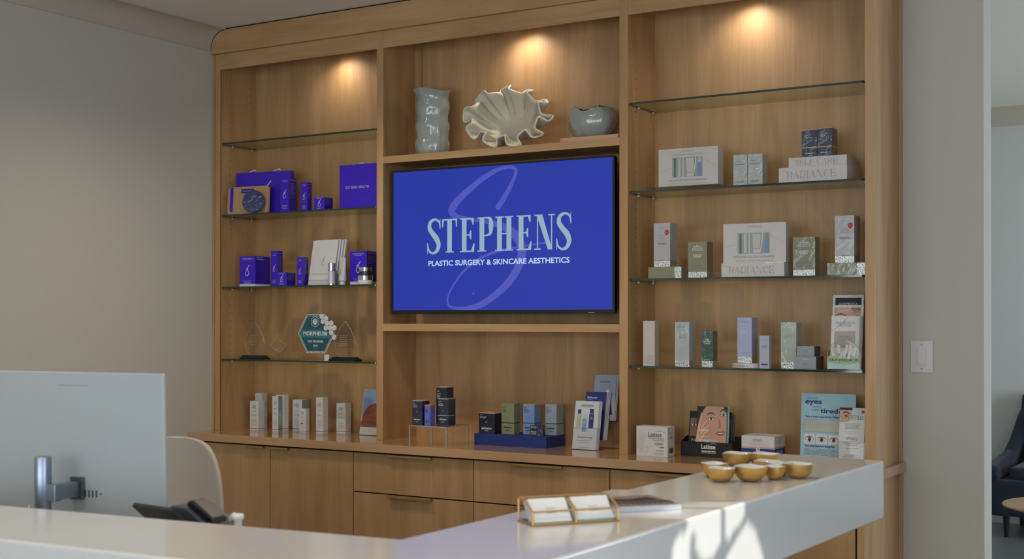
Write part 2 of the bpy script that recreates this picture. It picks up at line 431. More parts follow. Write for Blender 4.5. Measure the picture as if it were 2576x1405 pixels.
# ---- condensed serif capitals for the screen and the slip-case titles
def serif_glyph(A, ch, x, z, w, h, m, t=0.028, n=0.006, sf=0.006):
    """t thick stroke, n thin stroke, sf serif thickness, all metres"""
    R = lambda a0, b0, a1, b1: A.poly([(x + a0, z + b0), (x + a1, z + b0), (x + a1, z + b1), (x + a0, z + b1)], m, keep=True)
    Pg = lambda p: A.poly([(x + a, z + b) for a, b in p], m, keep=True)
    def stem(c, tt, lo=True, hi=True, ext=None):
        e = ext if ext is not None else t * 0.42
        R(c - tt / 2, 0, c + tt / 2, h)
        if lo: R(c - tt / 2 - e, 0, c + tt / 2 + e, sf)
        if hi: R(c - tt / 2 - e, h - sf, c + tt / 2 + e, h)
    def rib(p, nn=8): A.ribbon([(x + a, z + b, ww) for a, b, ww in p], m, nn)
    e = t * 0.42
    if ch == 'T':
        stem(w / 2, t, hi=False); R(0, h - sf * 1.3, w, h)
        Pg([(0, h), (0, h * 0.76), (n, h * 0.76), (w * 0.12, h - sf)]); Pg([(w, h), (w - w * 0.12, h - sf), (w - n, h * 0.76), (w, h * 0.76)])
    elif ch in 'EFL':
        c = e + t / 2; stem(c, t)
        if ch != 'L': R(c, h - sf * 1.2, w * 0.94, h); Pg([(w * 0.94, h), (w * 0.76, h - sf), (w * 0.94 - n, h * 0.80), (w * 0.94, h * 0.80)])
        if ch != 'F': R(c, 0, w * 0.97, sf * 1.2); Pg([(w * 0.97, 0), (w, h * 0.25), (w - n, h * 0.25), (w * 0.76, sf)])
        if ch != 'L': R(c, h * 0.5 - sf / 2, w * 0.78, h * 0.5 + sf / 2); Pg([(w * 0.78, h * 0.63), (w * 0.78 - n, h * 0.63), (w * 0.62, h * 0.5), (w * 0.78 - n, h * 0.37), (w * 0.78, h * 0.37)])
    elif ch in 'PR':
        c = e + t / 2; stem(c, t)
        rib([(c, h - n / 2, n), (w * 0.55, h - n / 2, n * 1.2), (w * 0.80, h * 0.94, t * 0.6), (w - t * 0.55, h * 0.75, t * 1.0), (w * 0.80, h * 0.53, t * 0.6), (w * 0.55, h * 0.47, n * 1.2), (c, h * 0.47, n)])
        if ch == 'R': Pg([(w * 0.52, h * 0.48), (w * 0.52 + t, h * 0.48), (w * 1.02, 0), (w * 1.02 - t * 0.9, 0)])
    elif ch == 'H':
        stem(e + t / 2, t); stem(w - e - t / 2, t); R(e + t / 2, h * 0.5 - sf / 2, w - e - t / 2, h * 0.5 + sf / 2)
    elif ch == 'I':
        stem(w / 2, t)
    elif ch == 'N':
        c1 = e + n / 2 + t * 0.1; c2 = w - e - n / 2
        R(c1 - n / 2, 0, c1 + n / 2, h); R(c2 - n / 2, 0, c2 + n / 2, h)
        R(c1 - e - n, 0, c1 + e + n, sf); R(c2 - e - n, h - sf, c2 + e + n, h); R(c1 - e - n, h - sf, c1 + e, h)
        Pg([(c1 - n, h), (c1 + t * 0.95, h), (c2 + n / 2, 0), (c2 - t * 0.75, 0)])
    elif ch == 'A':
        Pg([(w * 0.48, h), (w * 0.48 + n, h), (n * 1.4 + w * .08, 0), (w * .08, 0)]); Pg([(w * 0.44, h), (w * 0.44 + t * 0.9, h), (w * .94, 0), (w * .94 - t, 0)])
        R(w * 0.22, h * 0.33, w * 0.75, h * 0.33 + sf); R(0, 0, w * 0.22, sf); R(w * 0.72, 0, w * 1.02, sf)
    elif ch == 'D':
        c = e + t / 2; stem(c, t)
        rib([(c, h - n / 2, n), (w * 0.5, h - n / 2, n * 1.2), (w * 0.82, h * 0.86, t * 0.6), (w - t / 2, h * 0.5, t), (w * 0.82, h * 0.14, t * 0.6), (w * 0.5, n / 2, n * 1.2), (c, n / 2, n)])
    elif ch == 'C':
        rib([(w * 0.95, h * 0.72, n), (w * 0.85, h * 0.92, n * 1.3), (w * 0.58, h - n / 2, n * 1.5), (w * 0.22, h * 0.84, t * 0.7), (t * 0.5, h * 0.5, t), (w * 0.22, h * 0.16, t * 0.7), (w * 0.58, n / 2, n * 1.5), (w * 0.86, h * 0.10, n * 1.2), (w * 0.98, h * 0.26, n)])
        Pg([(w * 0.93, h * 0.98), (w * 0.97, h * 0.98), (w * 0.97, h * 0.66), (w * 0.93, h * 0.66)])
    elif ch == 'S':
        rib([(w * 0.90, h * 0.74, n), (w * 0.84, h * 0.90, n * 1.6), (w * 0.56, h * 0.985, n * 1.8), (w * 0.24, h * 0.90, t * 0.72), (w * 0.20, h * 0.73, t * 0.92), (w * 0.42, h * 0.57, t * 1.0), (w * 0.66, h * 0.43, t * 1.1), (w * 0.80, h * 0.25, t * 0.95), (w * 0.68, h * 0.08, t * 0.72), (w * 0.40, h * 0.015, n * 1.8), (w * 0.14, h * 0.10, n * 1.6), (w * 0.06, h * 0.28, n)], 10)
        Pg([(w * 0.88, h * 1.0), (w * 0.92, h * 1.0), (w * 0.92, h * 0.70), (w * 0.88, h * 0.70)]); Pg([(w * 0.03, 0), (w * 0.07, 0), (w * 0.07, h * 0.32), (w * 0.03, h * 0.32)])
    A.k += 1

def serif_word(A, word, a0, a1, z, h, m, t, n, sf):
    ws = {'I': 0.42, 'N': 1.15, 'A': 1.05, 'S': 0.8, 'L': 0.85, 'F': 0.85, ' ': 0.5, 'R': 1.05}
    tot = sum(ws.get(c, 1.0) for c in word) + 0.22 * (len(word) - 1)
    u = (a1 - a0) / tot; x = a0
    for c in word:
        w = ws.get(c, 1.0) * u
        if c != ' ': serif_glyph(A, c, x, z, w, h, m, t, n, sf)
        x += w + 0.22 * u

# ================================================================ THE SETTING
CZ = 3.06
struct(bx('floor', None, -0.2, -8.6, -0.1, 8.2, 5.1, 0.0, mat('stone_floor', (120, 124, 124), rough=0.3, var=0.08, vscale=2)))
struct(MB().box(-0.2, -8.65, CZ, 6.93, 0.5, CZ + 0.12, CEIL).box(2.0, 0.5, CZ, 6.93, 5.1, CZ + 0.12, CEIL).box(6.93, 1.0, CZ, 8.2, 5.1, CZ + 0.12, CEIL).build('ceiling'))
for i, (x, y) in enumerate(((1.15, -1.0), (2.5, -1.2), (3.5, -2.4), (0.85, -3.6), (2.6, -3.8), (4.9, -3.6))):
    t = thing('ceiling_downlight', 'round recessed ceiling downlight over the reception area', 'lamp', (x, y, CZ - 0.001), 0, 'recessed ceiling downlights')
    MB().lathe([(0.06, 0), (0.06, -0.004), (0.045, -0.006)], WHITE, n=24, cap0=False).build('trim_ring', t)
    MB().lathe([(0.045, -0.002)], LED, n=24).build('lens', t)
    spot('downlight_lamp', (x, y, CZ - 0.02), (x, y, 0), DOWN * (1.45 if i == 0 else 1.0), (1.0, 0.86, 0.70), 140, 1.0, 0.05)
struct(bx('wall_left', None, -0.15, -8.5, 0, 0.0, 0.52, CZ, WALL))
mb = MB(); pts = [(0.0, 2.945), (0.006, 2.945), (0.006, 2.957)]
for i in range(13):
    a = pi / 2 * i / 12
    pts.append((0.104 - 0.098 * cos(a), 2.957 + 0.094 * sin(a)))
pts += [(0.116, 3.051), (0.116, CZ), (0.0, CZ)]
struct(mb.prism(pts, -8.5, -0.019, COVE).build('trim_1'))
struct(bx('wall_back', None, 0.0, 0.377, 0, 3.929, 0.52, CZ, WALL))
struct(bx('baseboard_back', None, 3.60, 0.364, 0, 3.929, 0.377, 0.11, WHITE))
# wall behind the camera with two windows, right wall with two windows
def wall_with_windows(name, axis, at, thick, lo, hi, holes, m):
    """wall plane at 'at' (axis x or y); holes: (a0,a1,z0,z1) sorted"""
    mb = MB()
    def b(a0, a1, z0, z1):
        if a1 - a0 < 1e-4 or z1 - z0 < 1e-4: return
        if axis == 'y': mb.box(a0, at, z0, a1, at + thick, z1, m)
        else: mb.box(at, a0, z0, at + thick, a1, z1, m)
    a = lo
    for h0, h1, z0, z1 in holes:
        b(a, h0, 0, CZ); b(h0, h1, 0, z0); b(h0, h1, z1, CZ); a = h1
    b(a, hi, 0, CZ)
    return struct(mb.build(name))
wall_with_windows('wall_front', 'y', -8.5, -0.12, 0, 6.8, [(0.9, 3.5, 0.6, 2.6), (3.7, 6.3, 0.6, 2.6)], WALL)
wall_with_windows('wall_right', 'x', 6.8, 0.12, -8.5, 1.0, [(-5.9, -3.3, 0.6, 2.6), (-2.1, -0.1, 0.6, 2.92)], WALL)
FRM = mat('window_frame_white', (210, 210, 208), rough=0.4)
def window(n, axis, at, a0, a1, z0, z1, muntins=()):
    mb = MB(); t = 0.05
    def b(p0, p1, q0, q1, d0=0.02, d1=0.09, m=FRM):
        if axis == 'y': mb.box(p0, at + d0, q0, p1, at + d1, q1, m)
        else: mb.box(at + d0, p0, q0, at + d1, p1, q1, m)
    b(a0, a1, z0, z0 + t); b(a0, a1, z1 - t, z1); b(a0, a0 + t, z0, z1); b(a1 - t, a1, z0, z1)
    for k in muntins: b(k - 0.007, k + 0.007, z0, z1, 0.04, 0.06)
    w = struct(mb.build('window_%d' % n))
    mb = MB(); b(a0 + t, a1 - t, z0 + t, z1 - t, 0.049, 0.051, PANE)
    mb.build('pane', w)
window(1, 'y', -8.62, 0.9, 3.5, 0.6, 2.6, (2.2,))
window(2, 'y', -8.62, 3.7, 6.3, 0.6, 2.6, (5.0,))
window(3, 'x', 6.8, -5.9, -3.3, 0.6, 2.6, (-4.6,))
# sun geometry: the point on the desk face where a muntin's shadow falls
FX = 3.914
def on_plane(y, z, X):
    """follow the light from the desk face point (FX,y,z) towards the sun, to the plane x=X"""
    s = (X - FX) / SUN_DIR.x
    return y + SUN_DIR.y * s, z + SUN_DIR.z * s
my, _ = on_plane(-2.370, 1.0, 6.85)
window(4, 'x', 6.8, -2.1, -0.1, 0.6, 2.92, (my,))
# room beyond the opening
struct(bx('wall_far', None, 2.2, 4.95, 0, 8.2, 5.1, CZ, WALLF))
mb = MB(); mb.prism([(4.95, 2.93), (4.94, 2.93), (4.90, 2.98), (4.85, CZ), (4.95, CZ)], 2.2, 8.0, COVE, axis='x'); struct(mb.build('trim_2'))
struct(bx('baseboard_far', None, 2.2, 4.935, 0, 8.0, 4.95, 0.10, WHITE))
struct(bx('wall_side', None, 2.08, 0.52, 0, 2.2, 5.1, CZ, WALLF))
wall_with_windows('wall_east', 'x', 8.0, 0.12, 1.0, 5.1, [(1.5, 4.1, 0.5, 2.5)], WALLF)
window(5, 'x', 8.0, 1.5, 4.1, 0.5, 2.5, (2.8,))
struct(bx('wall_return', None, 6.8, 1.0, 0, 8.2, 1.12, CZ, WALLF))
struct(bx('trim_3', None, 3.929, 0.377, 0, 3.932, 0.52, CZ, WALL))

# unseen tree blocking the sun; leaves are left out to shape the lit desk patches
GAPS = [  # outlines of the lit patches, (y, z) on the desk's right face
    [(-2.525, 1.115), (-2.373, 1.115), (-2.378, 1.019), (-2.386, 0.993), (-2.414, 0.974), (-2.455, 0.965), (-2.487, 0.972), (-2.506, 0.997), (-2.511, 1.035), (-2.55, 1.04), (-2.55, 1.085)],
    [(-2.590, 1.036), (-2.545, 1.014), (-2.552, 0.978), (-2.565, 0.92), (-2.627, 0.92), (-2.627, 1.015)],
    [(-2.367, 1.115), (-2.259, 1.115), (-2.250, 1.044), (-2.275, 1.021), (-2.314, 1.006), (-2.343, 0.992), (-2.362, 1.002)],
    [(-2.232, 1.009), (-2.196, 0.985), (-2.164, 0.951), (-2.143, 0.914), (-2.14, 0.87), (-2.364, 0.87), (-2.356, 0.945), (-2.302, 0.971)]]
def inside(p, poly):
    c = False; n = len(poly)
    for i in range(n):
        (x1, y1), (x2, y2) = poly[i], poly[i - 1]
        if (y1 > p[1]) != (y2 > p[1]) and p[0] < (x2 - x1) * (p[1] - y1) / (y2 - y1) + x1: c = not c
    return c
LEAF = mat('tree_leaf', (70, 96, 40), rough=0.6)
tree = thing('tree', 'unseen leafy tree added outside the right window to shape the sun patches on the desk', 'tree', (7.6, -0.9, 0))
mb = MB(); mb.tube([(0, 0, 0), (0.02, 0.03, 1.0), (-0.03, 0.0, 2.0), (0.0, 0.02, 3.0)], [0.09, 0.08, 0.06, 0.03], mat('tree_bark', (90, 70, 52), rough=0.9))
mb.build('trunk', tree, smooth=True, loc=(0.9, 0, 0))
mb = MB()
rr = random.Random(3)
yy = -1.35
def leaf_at(y, z, x, r):
    s = (x - FX) / SUN_DIR.x
    q = (y - SUN_DIR.y * s, z - SUN_DIR.z * s)      # where this leaf's shadow falls on the desk face
    for k in range(8):
        e = (q[0] + r * cos(k * pi / 4) * 0.8, q[1] + r * sin(k * pi / 4) * 0.8)
        if any(inside(e, g) for g in GAPS): return
    if any(inside(q, g) for g in GAPS): return
    t = rr.uniform(0, 6.28); a = Vector((rr.uniform(-.4, .4), cos(t), sin(t))).normalized(); n = Vector((1, rr.uniform(-.3, .3), rr.uniform(-.3, .3))).normalized()
    b = n.cross(a); c = Vector((x - 7.6, y + 0.9, z))
    mb.add([tuple(c - a * r), tuple(c - b * r * .75), tuple(c + a * r), tuple(c + b * r * .75)], [(0, 1, 2, 3)], LEAF)
cy0, cz0 = on_plane(-2.37, 1.0, 7.05)
g = 0.0125
for layer in range(2):
    for i in range(-46, 47):
        for j in range(-26, 30):
            leaf_at(cy0 + i * g + rr.uniform(-.004, .004), cz0 + j * g + rr.uniform(-.004, .004), 7.05 + layer * .02, 0.016)
g = 0.05
for layer in range(2):
    for i in range(-44, 44):
        for j in range(-40, 30):
            y = cy0 + i * g + layer * .02; z = cz0 + j * g
            if abs(y - cy0) < 0.50 and -0.26 < z - cz0 < 0.30: continue
            if z < 0.1: continue
            leaf_at(y, z, 7.12 + layer * .05 + rr.uniform(0, .03), 0.056)
fo = mb.build('sun_mask_foliage', tree, recalc=False); fo['kind'] = 'stuff'
#PART2
# ================================================================ BUILT-IN CABINETRY
CT = 0.9
X1, A1, B1, A2, B2, XR, XE = 0.0557, 1.1145, 1.1542, 2.4597, 2.5012, 3.5531, 3.5949
BD = 0.2855                                       # depth of the bays
ZR, ZC, ZT = 2.848, 2.927, 3.052
cab = thing('display_cabinet', 'tall built-in light maple shelving wall with three open bays above the counter', 'cabinet', (0, 0, CT))
CO = (0, 0, -CT)
def cpart(name, mb, bevel=0.0, **k):
    o = mb.build(name, cab, bevel=bevel, loc=CO, **k); return o
# face frame
mb = MB(); mb.box(0.004, 0.006, CT, X1, 0.02, ZC, WV); mb.box(0.0, 0.0, CT, 0.016, 0.012, ZC, WV); mb.box(0.022, 0.001, CT, X1, 0.012, ZC, WV); cpart('stile', mb, 0.0012)
for a, b in ((A1, B1), (A2, B2), (XR, XE)):
    cpart('stile', MB().box(a, 0, CT, b, 0.02, ZC, WV), 0.0012)
for a, b in ((X1, A1), (B1, A2), (B2, XR)):
    mb = MB(); mb.box(a, 0.001, ZR, b, 0.02, ZC, WH)
    if a > 0: mb.box(a, 0.001, ZR - 0.006, b, 0.014, ZR, WH)
    cpart('top_rail', mb, 0.001)
# crown board, its left end cut to the cove
pts = [(0.0, ZC), (0.0, 2.955), (0.004, 2.957)]
for i in range(13):
    a = pi / 2 * i / 12
    pts.append((0.106 - 0.098 * cos(a), 2.955 + 0.094 * sin(a) * 0.99))
pts += [(0.108, ZT), (XE + 0.02, ZT), (XE + 0.02, ZC)]
pts = list(dict.fromkeys(pts))
cpart('crown_and_shade_line', MB().prism(pts, -0.018, -0.0, WH), 0.001)
cpart('crown_and_shade_line', MB().box(0.108, -0.010, ZT, XE + .01, 0.0, CZ - 0.001, GAP_SHADE))  # dark strip painted as the shadow line between crown and ceiling
cpart('crown_and_shade_line', MB().box(XE, 0.0, ZC, XE + 0.02, 0.377, ZT, WY))
# side panels and partitions with rows of peg holes
def side_panel(x0, x1, holes, y1=BD):
    mb = MB(); mb.box(x0, 0.0202, CT, x1, y1, ZC, WV)
    if holes:
        for yy in (0.085, 0.236):
            z = 1.20
            while z < 2.80:
                mb.lathe([(0.0028, 0.0)], HOLE, n=8, c=(x1 + 0.0004, yy, z), fn=lambda p, a, yy=yy, z=z, x=x1: Vector((x + 0.0004, yy + 0.0028 * cos(a), z + 0.0028 * sin(a))))
                z += 0.0415
    cpart('side_panel', mb, recalc=False)
side_panel(0.034, X1 - 0.003, True)
side_panel(A1 + 0.003, B1 - 0.003, False)
side_panel(A2 + 0.003, B2 - 0.001, True)
side_panel(XR + 0.003, XE, False, 0.376)
mb = MB(); mb.box(XE, 0.340, CT, XE + 0.006, 0.3765, ZC, WV); mb.box(XE, 0.352, CT, XE + 0.010, 0.3765, ZC, WV); cpart('edge_moulding', mb, 0.002)
for a, b in ((X1 - 0.003, A1 + 0.003), (B1 - 0.003, A2 + 0.003), (B2 - 0.001, XR + 0.003)):
    cpart('back_panel', MB().box(a, BD, CT, b, BD + 0.012, ZC, WV))
    cpart('bay_ceiling', MB().box(a, 0.021, ZC, b, BD, ZC + 0.015, WH))
mb = MB(); mb.box(B1 - 0.003, BD - 0.012, 2.303, B1 + 0.035, BD, ZC, WV); mb.box(B1 + 0.033, BD - 0.015, 2.303, B1 + 0.038, BD - 0.001, ZC, WV); cpart('corner_strip', mb)
for z0, z1 in ((2.269, 2.303), (1.440, 1.476)):
    cpart('fixed_shelf', MB().box(B1, 0.0, z0, A2, 0.018, z1, WH).box(B1 - 0.002, 0.018, z0 + 0.004, A2 + 0.002, BD, z1, WH), 0.001)

# base cabinets
FY = -0.155
def handle(parent, xa, xb, z):
    mb = MB(); mb.box(xa, FY - 0.018, z - 0.004, xb, FY + 0.004, z + 0.0, BRONZE); mb.box(xa, FY - 0.020, z - 0.012, xb, FY - 0.017, z, BRONZE)
    return mb.build('handle', parent, bevel=0.0008, loc=(-parent.parent.location.x, 0, 0))
def front(parent, name, x0, x1, z0, z1, hx0, hx1):
    g = 0.002
    ox = -parent.location.x
    p = MB().box(x0 + g, FY, z0 + g, x1 - g, FY + 0.019, z1 - g, WDOOR).build(name, parent, bevel=0.0008, loc=(ox, 0, 0))
    if hx0 is not None:
        mb = MB(); z = z1 - 0.001
        mb.box(hx0, FY - 0.020, z - 0.003, hx1, FY + 0.003, z, BRONZE); mb.box(hx0, FY - 0.022, z - 0.011, hx1, FY - 0.019, z, BRONZE)
        mb.build('handle', p, bevel=0.0006)
    return p
def base(label, x0, x1, fronts, grp=None, end=False):
    t = thing('base_cabinet', label, 'cabinet', (x0, 0, 0), 0, grp)
    mb = MB(); mb.box(x0, FY + 0.02, 0.09, x1, 0.376, 0.858, GAP_SHADE); mb.box(x0, -0.09, 0.0, x1, 0.376, 0.09, GAP_SHADE)  # carcass coloured dark for the shade seen between the fronts
    mb.build('carcass', t, loc=(-x0, 0, 0))
    for f in fronts: front(t, *f)
    return t
base('maple base cabinet with two tall doors under the left end of the counter', 0.002, 1.092, [('door', 0.024, 0.558, 0.09, 0.853, 0.404, 0.526), ('door', 0.558, 1.092, 0.09, 0.853, 0.566, 0.690)])
for k, (a, b, lab) in enumerate(((1.093, 1.790, 'maple drawer cabinet right of the two tall doors, showing two drawers'), (1.791, 2.491, 'middle maple drawer cabinet, its lower drawer half hidden by the desk'), (2.492, 3.190, 'rightmost maple drawer cabinet, mostly hidden behind the quartz desk'))):
    m_ = (a + b) / 2
    base(lab, a, b, [('drawer', a, b, 0.662, 0.853, m_ - 0.128, m_ + 0.124), ('drawer', a, b, 0.376, 0.660, m_ - 0.128, m_ + 0.124), ('drawer', a, b, 0.09, 0.374, m_ - 0.128, m_ + 0.124)])
t = base('maple end cabinet with plain side panel at the right end of the counter', 3.191, 3.594, [('door', 3.191, 3.560, 0.09, 0.853, 3.28, 3.40)])
mb = MB(); mb.box(3.566, FY, 0.0, XE, FY + 0.02, 0.858, WV); mb.box(3.580, FY + 0.02, 0.0, XE, 0.3765, 0.858, WV)
mb.box(XE, 0.340, 0.0, XE + 0.006, 0.3765, 0.858, WV); mb.box(XE, 0.352, 0.0, XE + 0.010, 0.3765, 0.858, WV)
mb.build('end_panel', t, bevel=0.001, loc=(-3.191, 0, 0))
ctop = bx('countertop', None, 0.001, -0.178, 0.860, 3.617, 0.3765, CT, WTOP, bevel=0.0015)
tag(ctop, 'long glossy maple countertop running under all three bays', 'countertop')

# glass shelves
def shelf(x0, x1, z, label):
    t = thing('glass_shelf', label, 'shelf', ((x0 + x1) / 2, BD / 2, z), 0, 'clear green-edged glass shelves in the outer bays')
    w = (x1 - x0) / 2; T = 0.009
    mb = MB(); ya, yb = 0.004 - BD / 2, BD / 2 - 0.003
    q = 0.012
    out = [(-w + q, ya), (w - q, ya), (w, ya + q), (w, yb), (-w, yb), (-w, ya + q)]
    n = len(out)
    vs = [(a, b, -T) for a, b in out] + [(a, b, 0.0) for a, b in out]
    mb.add(vs, [tuple(range(n - 1, -1, -1)), tuple(range(n, 2 * n))], GLASS)
    for i in range(n):
        mb.add([vs[i], vs[(i + 1) % n], vs[(i + 1) % n + n], vs[i + n]], [(0, 1, 2, 3)], GLASS if i == 3 else GEDGE)
    mb.build('glass_pane', t)
    # clear clips under the shelf, plugged into the peg holes
    for sx in (-1, 1):
        for yy in (0.085, 0.236):
            c = MB(); xx = sx * (w + 0.0005)
            c.lathe([(0.004, 0), (0.0075, 0.003), (0.0075, 0.007), (0.004, 0.010)], ACEDGE, n=10, c=(xx - sx * 0.010, yy - BD / 2, -T - 0.011), cap1=True)
            c.box(xx - sx * 0.014 if sx > 0 else xx, yy - BD / 2 - 0.005, -T - 0.015, xx if sx > 0 else xx + 0.014, yy - BD / 2 + 0.005, -T - 0.0003, ACRYL)
            cl = c.build('shelf_clip', t)
for z, l in ((2.4455, 'empty glass shelf at the top of the left bay'), (2.0578, 'glass shelf in the left bay carrying the large violet gift boxes'), (1.6708, 'glass shelf in the left bay carrying violet boxes and a white booklet stand'), (1.2842, 'glass shelf in the left bay carrying the awards')):
    shelf(X1 + 0.004, A1 - 0.001, z + 0.0015, l)
for z, l in ((2.4515, 'empty glass shelf at the top of the right bay'), (2.0609, 'glass shelf in the right bay carrying flat title boxes and a window gift box'), (1.6751, 'glass shelf in the right bay carrying two tall grey boxes and green boxes'), (1.2915, 'lowest glass shelf in the right bay carrying slim cartons and brochures')):
    shelf(B2 + 0.002, XR - 0.001, z + 0.0015, l)

# puck lights in the ceilings of the three bays
for x, e, l in ((0.70, 1.0, 'left'), (1.84, 1.2, 'middle'), (2.98, 1.1, 'right')):
    t = thing('puck_light', 'small round recessed lamp in the ceiling of the %s bay' % l, 'lamp', (x, 0.19, ZC - 0.001), 0)
    MB().lathe([(0.036, 0), (0.036, -0.006), (0.028, -0.008)], STEEL, n=24, cap1=False, cap0=False).build('trim_ring', t, smooth=True)
    MB().lathe([(0.028, -0.003)], LED, n=20).build('lens', t)
    spot('puck_lamp', (x, 0.19, ZC - 0.012), (x + 0.0, 0.21, 2.0), 6.0 * e, (1.0, 0.92, 0.82), 150, 0.9, 0.03)

# ================================================================ TELEVISION
tv = thing('television', 'wide flat wall television with thin black bezel showing a blue lettered screen', 'television', (1.1854, 0.03, 1.5248))
TW, TH = 1.235, 0.708
bz = 0.0095
mb = MB(); mb.box(0, 0, 0, TW, 0.012, bz * 1.9, BLACK); mb.box(0, 0, TH - bz, TW, 0.012, TH, BLACK); mb.box(0, 0, bz * 1.9, bz, 0.012, TH - bz, BLACK); mb.box(TW - bz, 0, bz * 1.9, TW, 0.012, TH - bz, BLACK)
mb.build('bezel', tv, bevel=0.001)
MB().box(0.004, 0.0125, 0.004, TW - 0.004, 0.035, TH - 0.004, BLACKM).box(0.25, 0.035, 0.10, TW - 0.25, 0.062, 0.55, BLACKM).build('housing', tv, bevel=0.002)
MB().box(bz, 0.003, bz * 1.9, TW - bz, 0.0065, TH - bz, SCR).build('screen', tv)
for a_ in (0.30, TW - 0.36): MB().box(a_, 0.0625, 0.16, a_ + 0.06, 0.2545, 0.5, STEEL).build('wall_bracket', tv)
mb = MB(); mb.box(TW - 0.13, -0.002, 0.002, TW - 0.10, 0.0, 0.006, STEEL); mb.build('maker_badge', tv)
A = Art((0, 0.003, 0), base=0.0002, step=0.00006)
A.ribbon([(0.6217, 0.5039, 0.0305), (0.6484, 0.5364, 0.0276), (0.6807, 0.5836, 0.0232), (0.7057, 0.628, 0.0196), (0.7185, 0.6607, 0.0182), (0.7093, 0.6800, 0.016), (0.67, 0.687, 0.016), (0.6123, 0.6762, 0.0218), (0.5394, 0.6435, 0.0262), (0.4657, 0.598, 0.0305), (0.3985, 0.5485, 0.0363), (0.3646, 0.5125, 0.0407), (0.3608, 0.4845, 0.0363), (0.3984, 0.4641, 0.0218), (0.4805, 0.4483, 0.016), (0.5686, 0.4324, 0.0218), (0.6411, 0.4112, 0.0327), (0.6985, 0.3786, 0.0436), (0.7376, 0.3378, 0.045), (0.7517, 0.2949, 0.045), (0.7411, 0.2406, 0.0436), (0.7126, 0.1865, 0.04), (0.6626, 0.1325, 0.0363), (0.5904, 0.0782, 0.0327), (0.5099, 0.0377, 0.0305), (0.4358, 0.026, 0.0176), (0.3683, 0.0290, 0.0122), (0.3363, 0.0467, 0.0106), (0.3381, 0.0869, 0.0102), (0.3759, 0.149, 0.0102), (0.4433, 0.2164, 0.0116), (0.5247, 0.2642, 0.0131), (0.6122, 0.2927, 0.0131), (0.6984, 0.3055, 0.0102), (0.7905, 0.318, 0.0087), (0.8948, 0.3268, 0.0058)], SCRW, 10)
A.ell(0.6206, 0.5035, 0.0150, 0.0150, SCRW)
A.build('screen_monogram', tv)
A = Art((0, 0.003, 0), base=0.0060, step=0.00004); A.base = 0.0012
Z0, HH = 0.2945, 0.1625
for ch, a, b in (('S', 0.2171, 0.2886), ('T', 0.3016, 0.3894), ('E', 0.4059, 0.4893), ('P', 0.5063, 0.5962), ('H', 0.605, 0.7056), ('E', 0.7233, 0.8045), ('N', 0.8199, 0.9258), ('S', 0.9395, 1.0109)):
    s_ = ch == 'S'
    serif_glyph(A, ch, a - (0.006 if s_ else 0), Z0 - (0.003 if s_ else 0), b - a + (0.016 if s_ else 0), HH + (0.006 if s_ else 0), SCRT, t=0.0265 if not s_ else 0.0255, n=0.0062, sf=0.006)
A.build('screen_title', tv)
A = Art((0, 0.003, 0), base=0.0018, step=0.00004)
A.text('PLASTIC SURGERY & SKINCARE AESTHETICS', 0.6139, 0.2310, SCRL, w=0.785, h=0.0265, bold=True)
A.build('screen_subtitle', tv)
A = Art((0, 0.003, 0), base=0.0018, step=0.00004)
A.rect(0.4781, 0.0962, 0.4871, 0.0970, SCRL); A.rect(0.4822, 0.0920, 0.4830, 0.1012, SCRL)
A.build('screen_cursor', tv)  # small plus-shaped cursor mark on the screen

# ================================================================ LIGHT SWITCH
sw = thing('light_switch', 'white single rocker light switch on the wall right of the cabinet', 'switch', (3.6825, 0.3765, 1.3425))
MB().box(-0.0465, -0.006, -0.0675, 0.0465, 0, 0.0675, SWITCH).build('wall_plate', sw, bevel=0.003)
mb = MB(); mb.box(-0.0185, -0.0085, -0.0345, 0.0185, -0.0062, 0.0345, SWITCH); mb.build('rocker_frame', sw, bevel=0.001)
mb = MB(); mb.prism([(-0.0087, -0.0305), (-0.0125, -0.0305), (-0.0095, 0.0305), (-0.0087, 0.0305)], -0.0150, 0.0150, SWITCH, axis='x'); mb.build('rocker', sw, bevel=0.0006)
for z in (-0.050, 0.050):
    MB().lathe([(0.0032, 0)], INKG, n=10, fn=lambda p, a, z=z: Vector((0.0032 * cos(a), -0.0064, z + 0.0032 * sin(a)))).build('screw', sw)

# ================================================================ RECEPTION DESK
DZ = 1.065
desk = thing('reception_desk', 'white veined quartz reception desk in an L shape with thick apron in the foreground', 'desk', (3.75, -2.2, 0))
DO = (-3.75, 2.2, 0)
# L-shaped slab outline (x, y), counter-clockwise
O = [(1.6, -3.580), (3.887, -3.436), (3.949, -1.161), (3.598, -1.125), (3.579, -2.185), (3.541, -2.200), (3.533, -3.090), (1.6, -3.283)]
DT = 0.175
mb = MB(); mb.prism(O, DZ - DT, DZ, QUARTZ, axis='z')
mb.build('quartz_top', desk, bevel=0.006, seg=3, loc=DO)
mb = MB(); mb.prism([(3.78, -3.42), (3.886, -3.434), (3.926, -1.969), (3.82, -1.969)], 0, DZ - DT - 0.0005, QUARTZ, axis='z')
mb.prism([(1.6, -3.578), (3.779, -3.440), (3.779, -3.36), (1.6, -3.50)], 0, DZ - DT - 0.0005, QUARTZ, axis='z')
mb.build('front_panel', desk, loc=DO)
mb = MB(); mb.box(3.56, -3.15, 0, 3.775, -1.99, DZ - DT - 0.001, WDOOR); mb.prism([(1.6, -3.495), (3.55, -3.37), (3.55, -3.25), (1.6, -3.37)], 0, 0.72, WDOOR, axis='z')
mb.build('inner_cabinet', desk, loc=DO)
mb = MB(); mb.box(1.6, -3.18, 0.83, 3.50, -2.52, 0.86, QUARTZ); mb.box(1.62, -3.17, 0.0, 1.66, -2.54, 0.829, WDOOR); mb.box(3.44, -3.17, 0.0, 3.48, -2.54, 0.829, WDOOR)
mb.build('work_surface', desk, bevel=0.003, loc=DO)
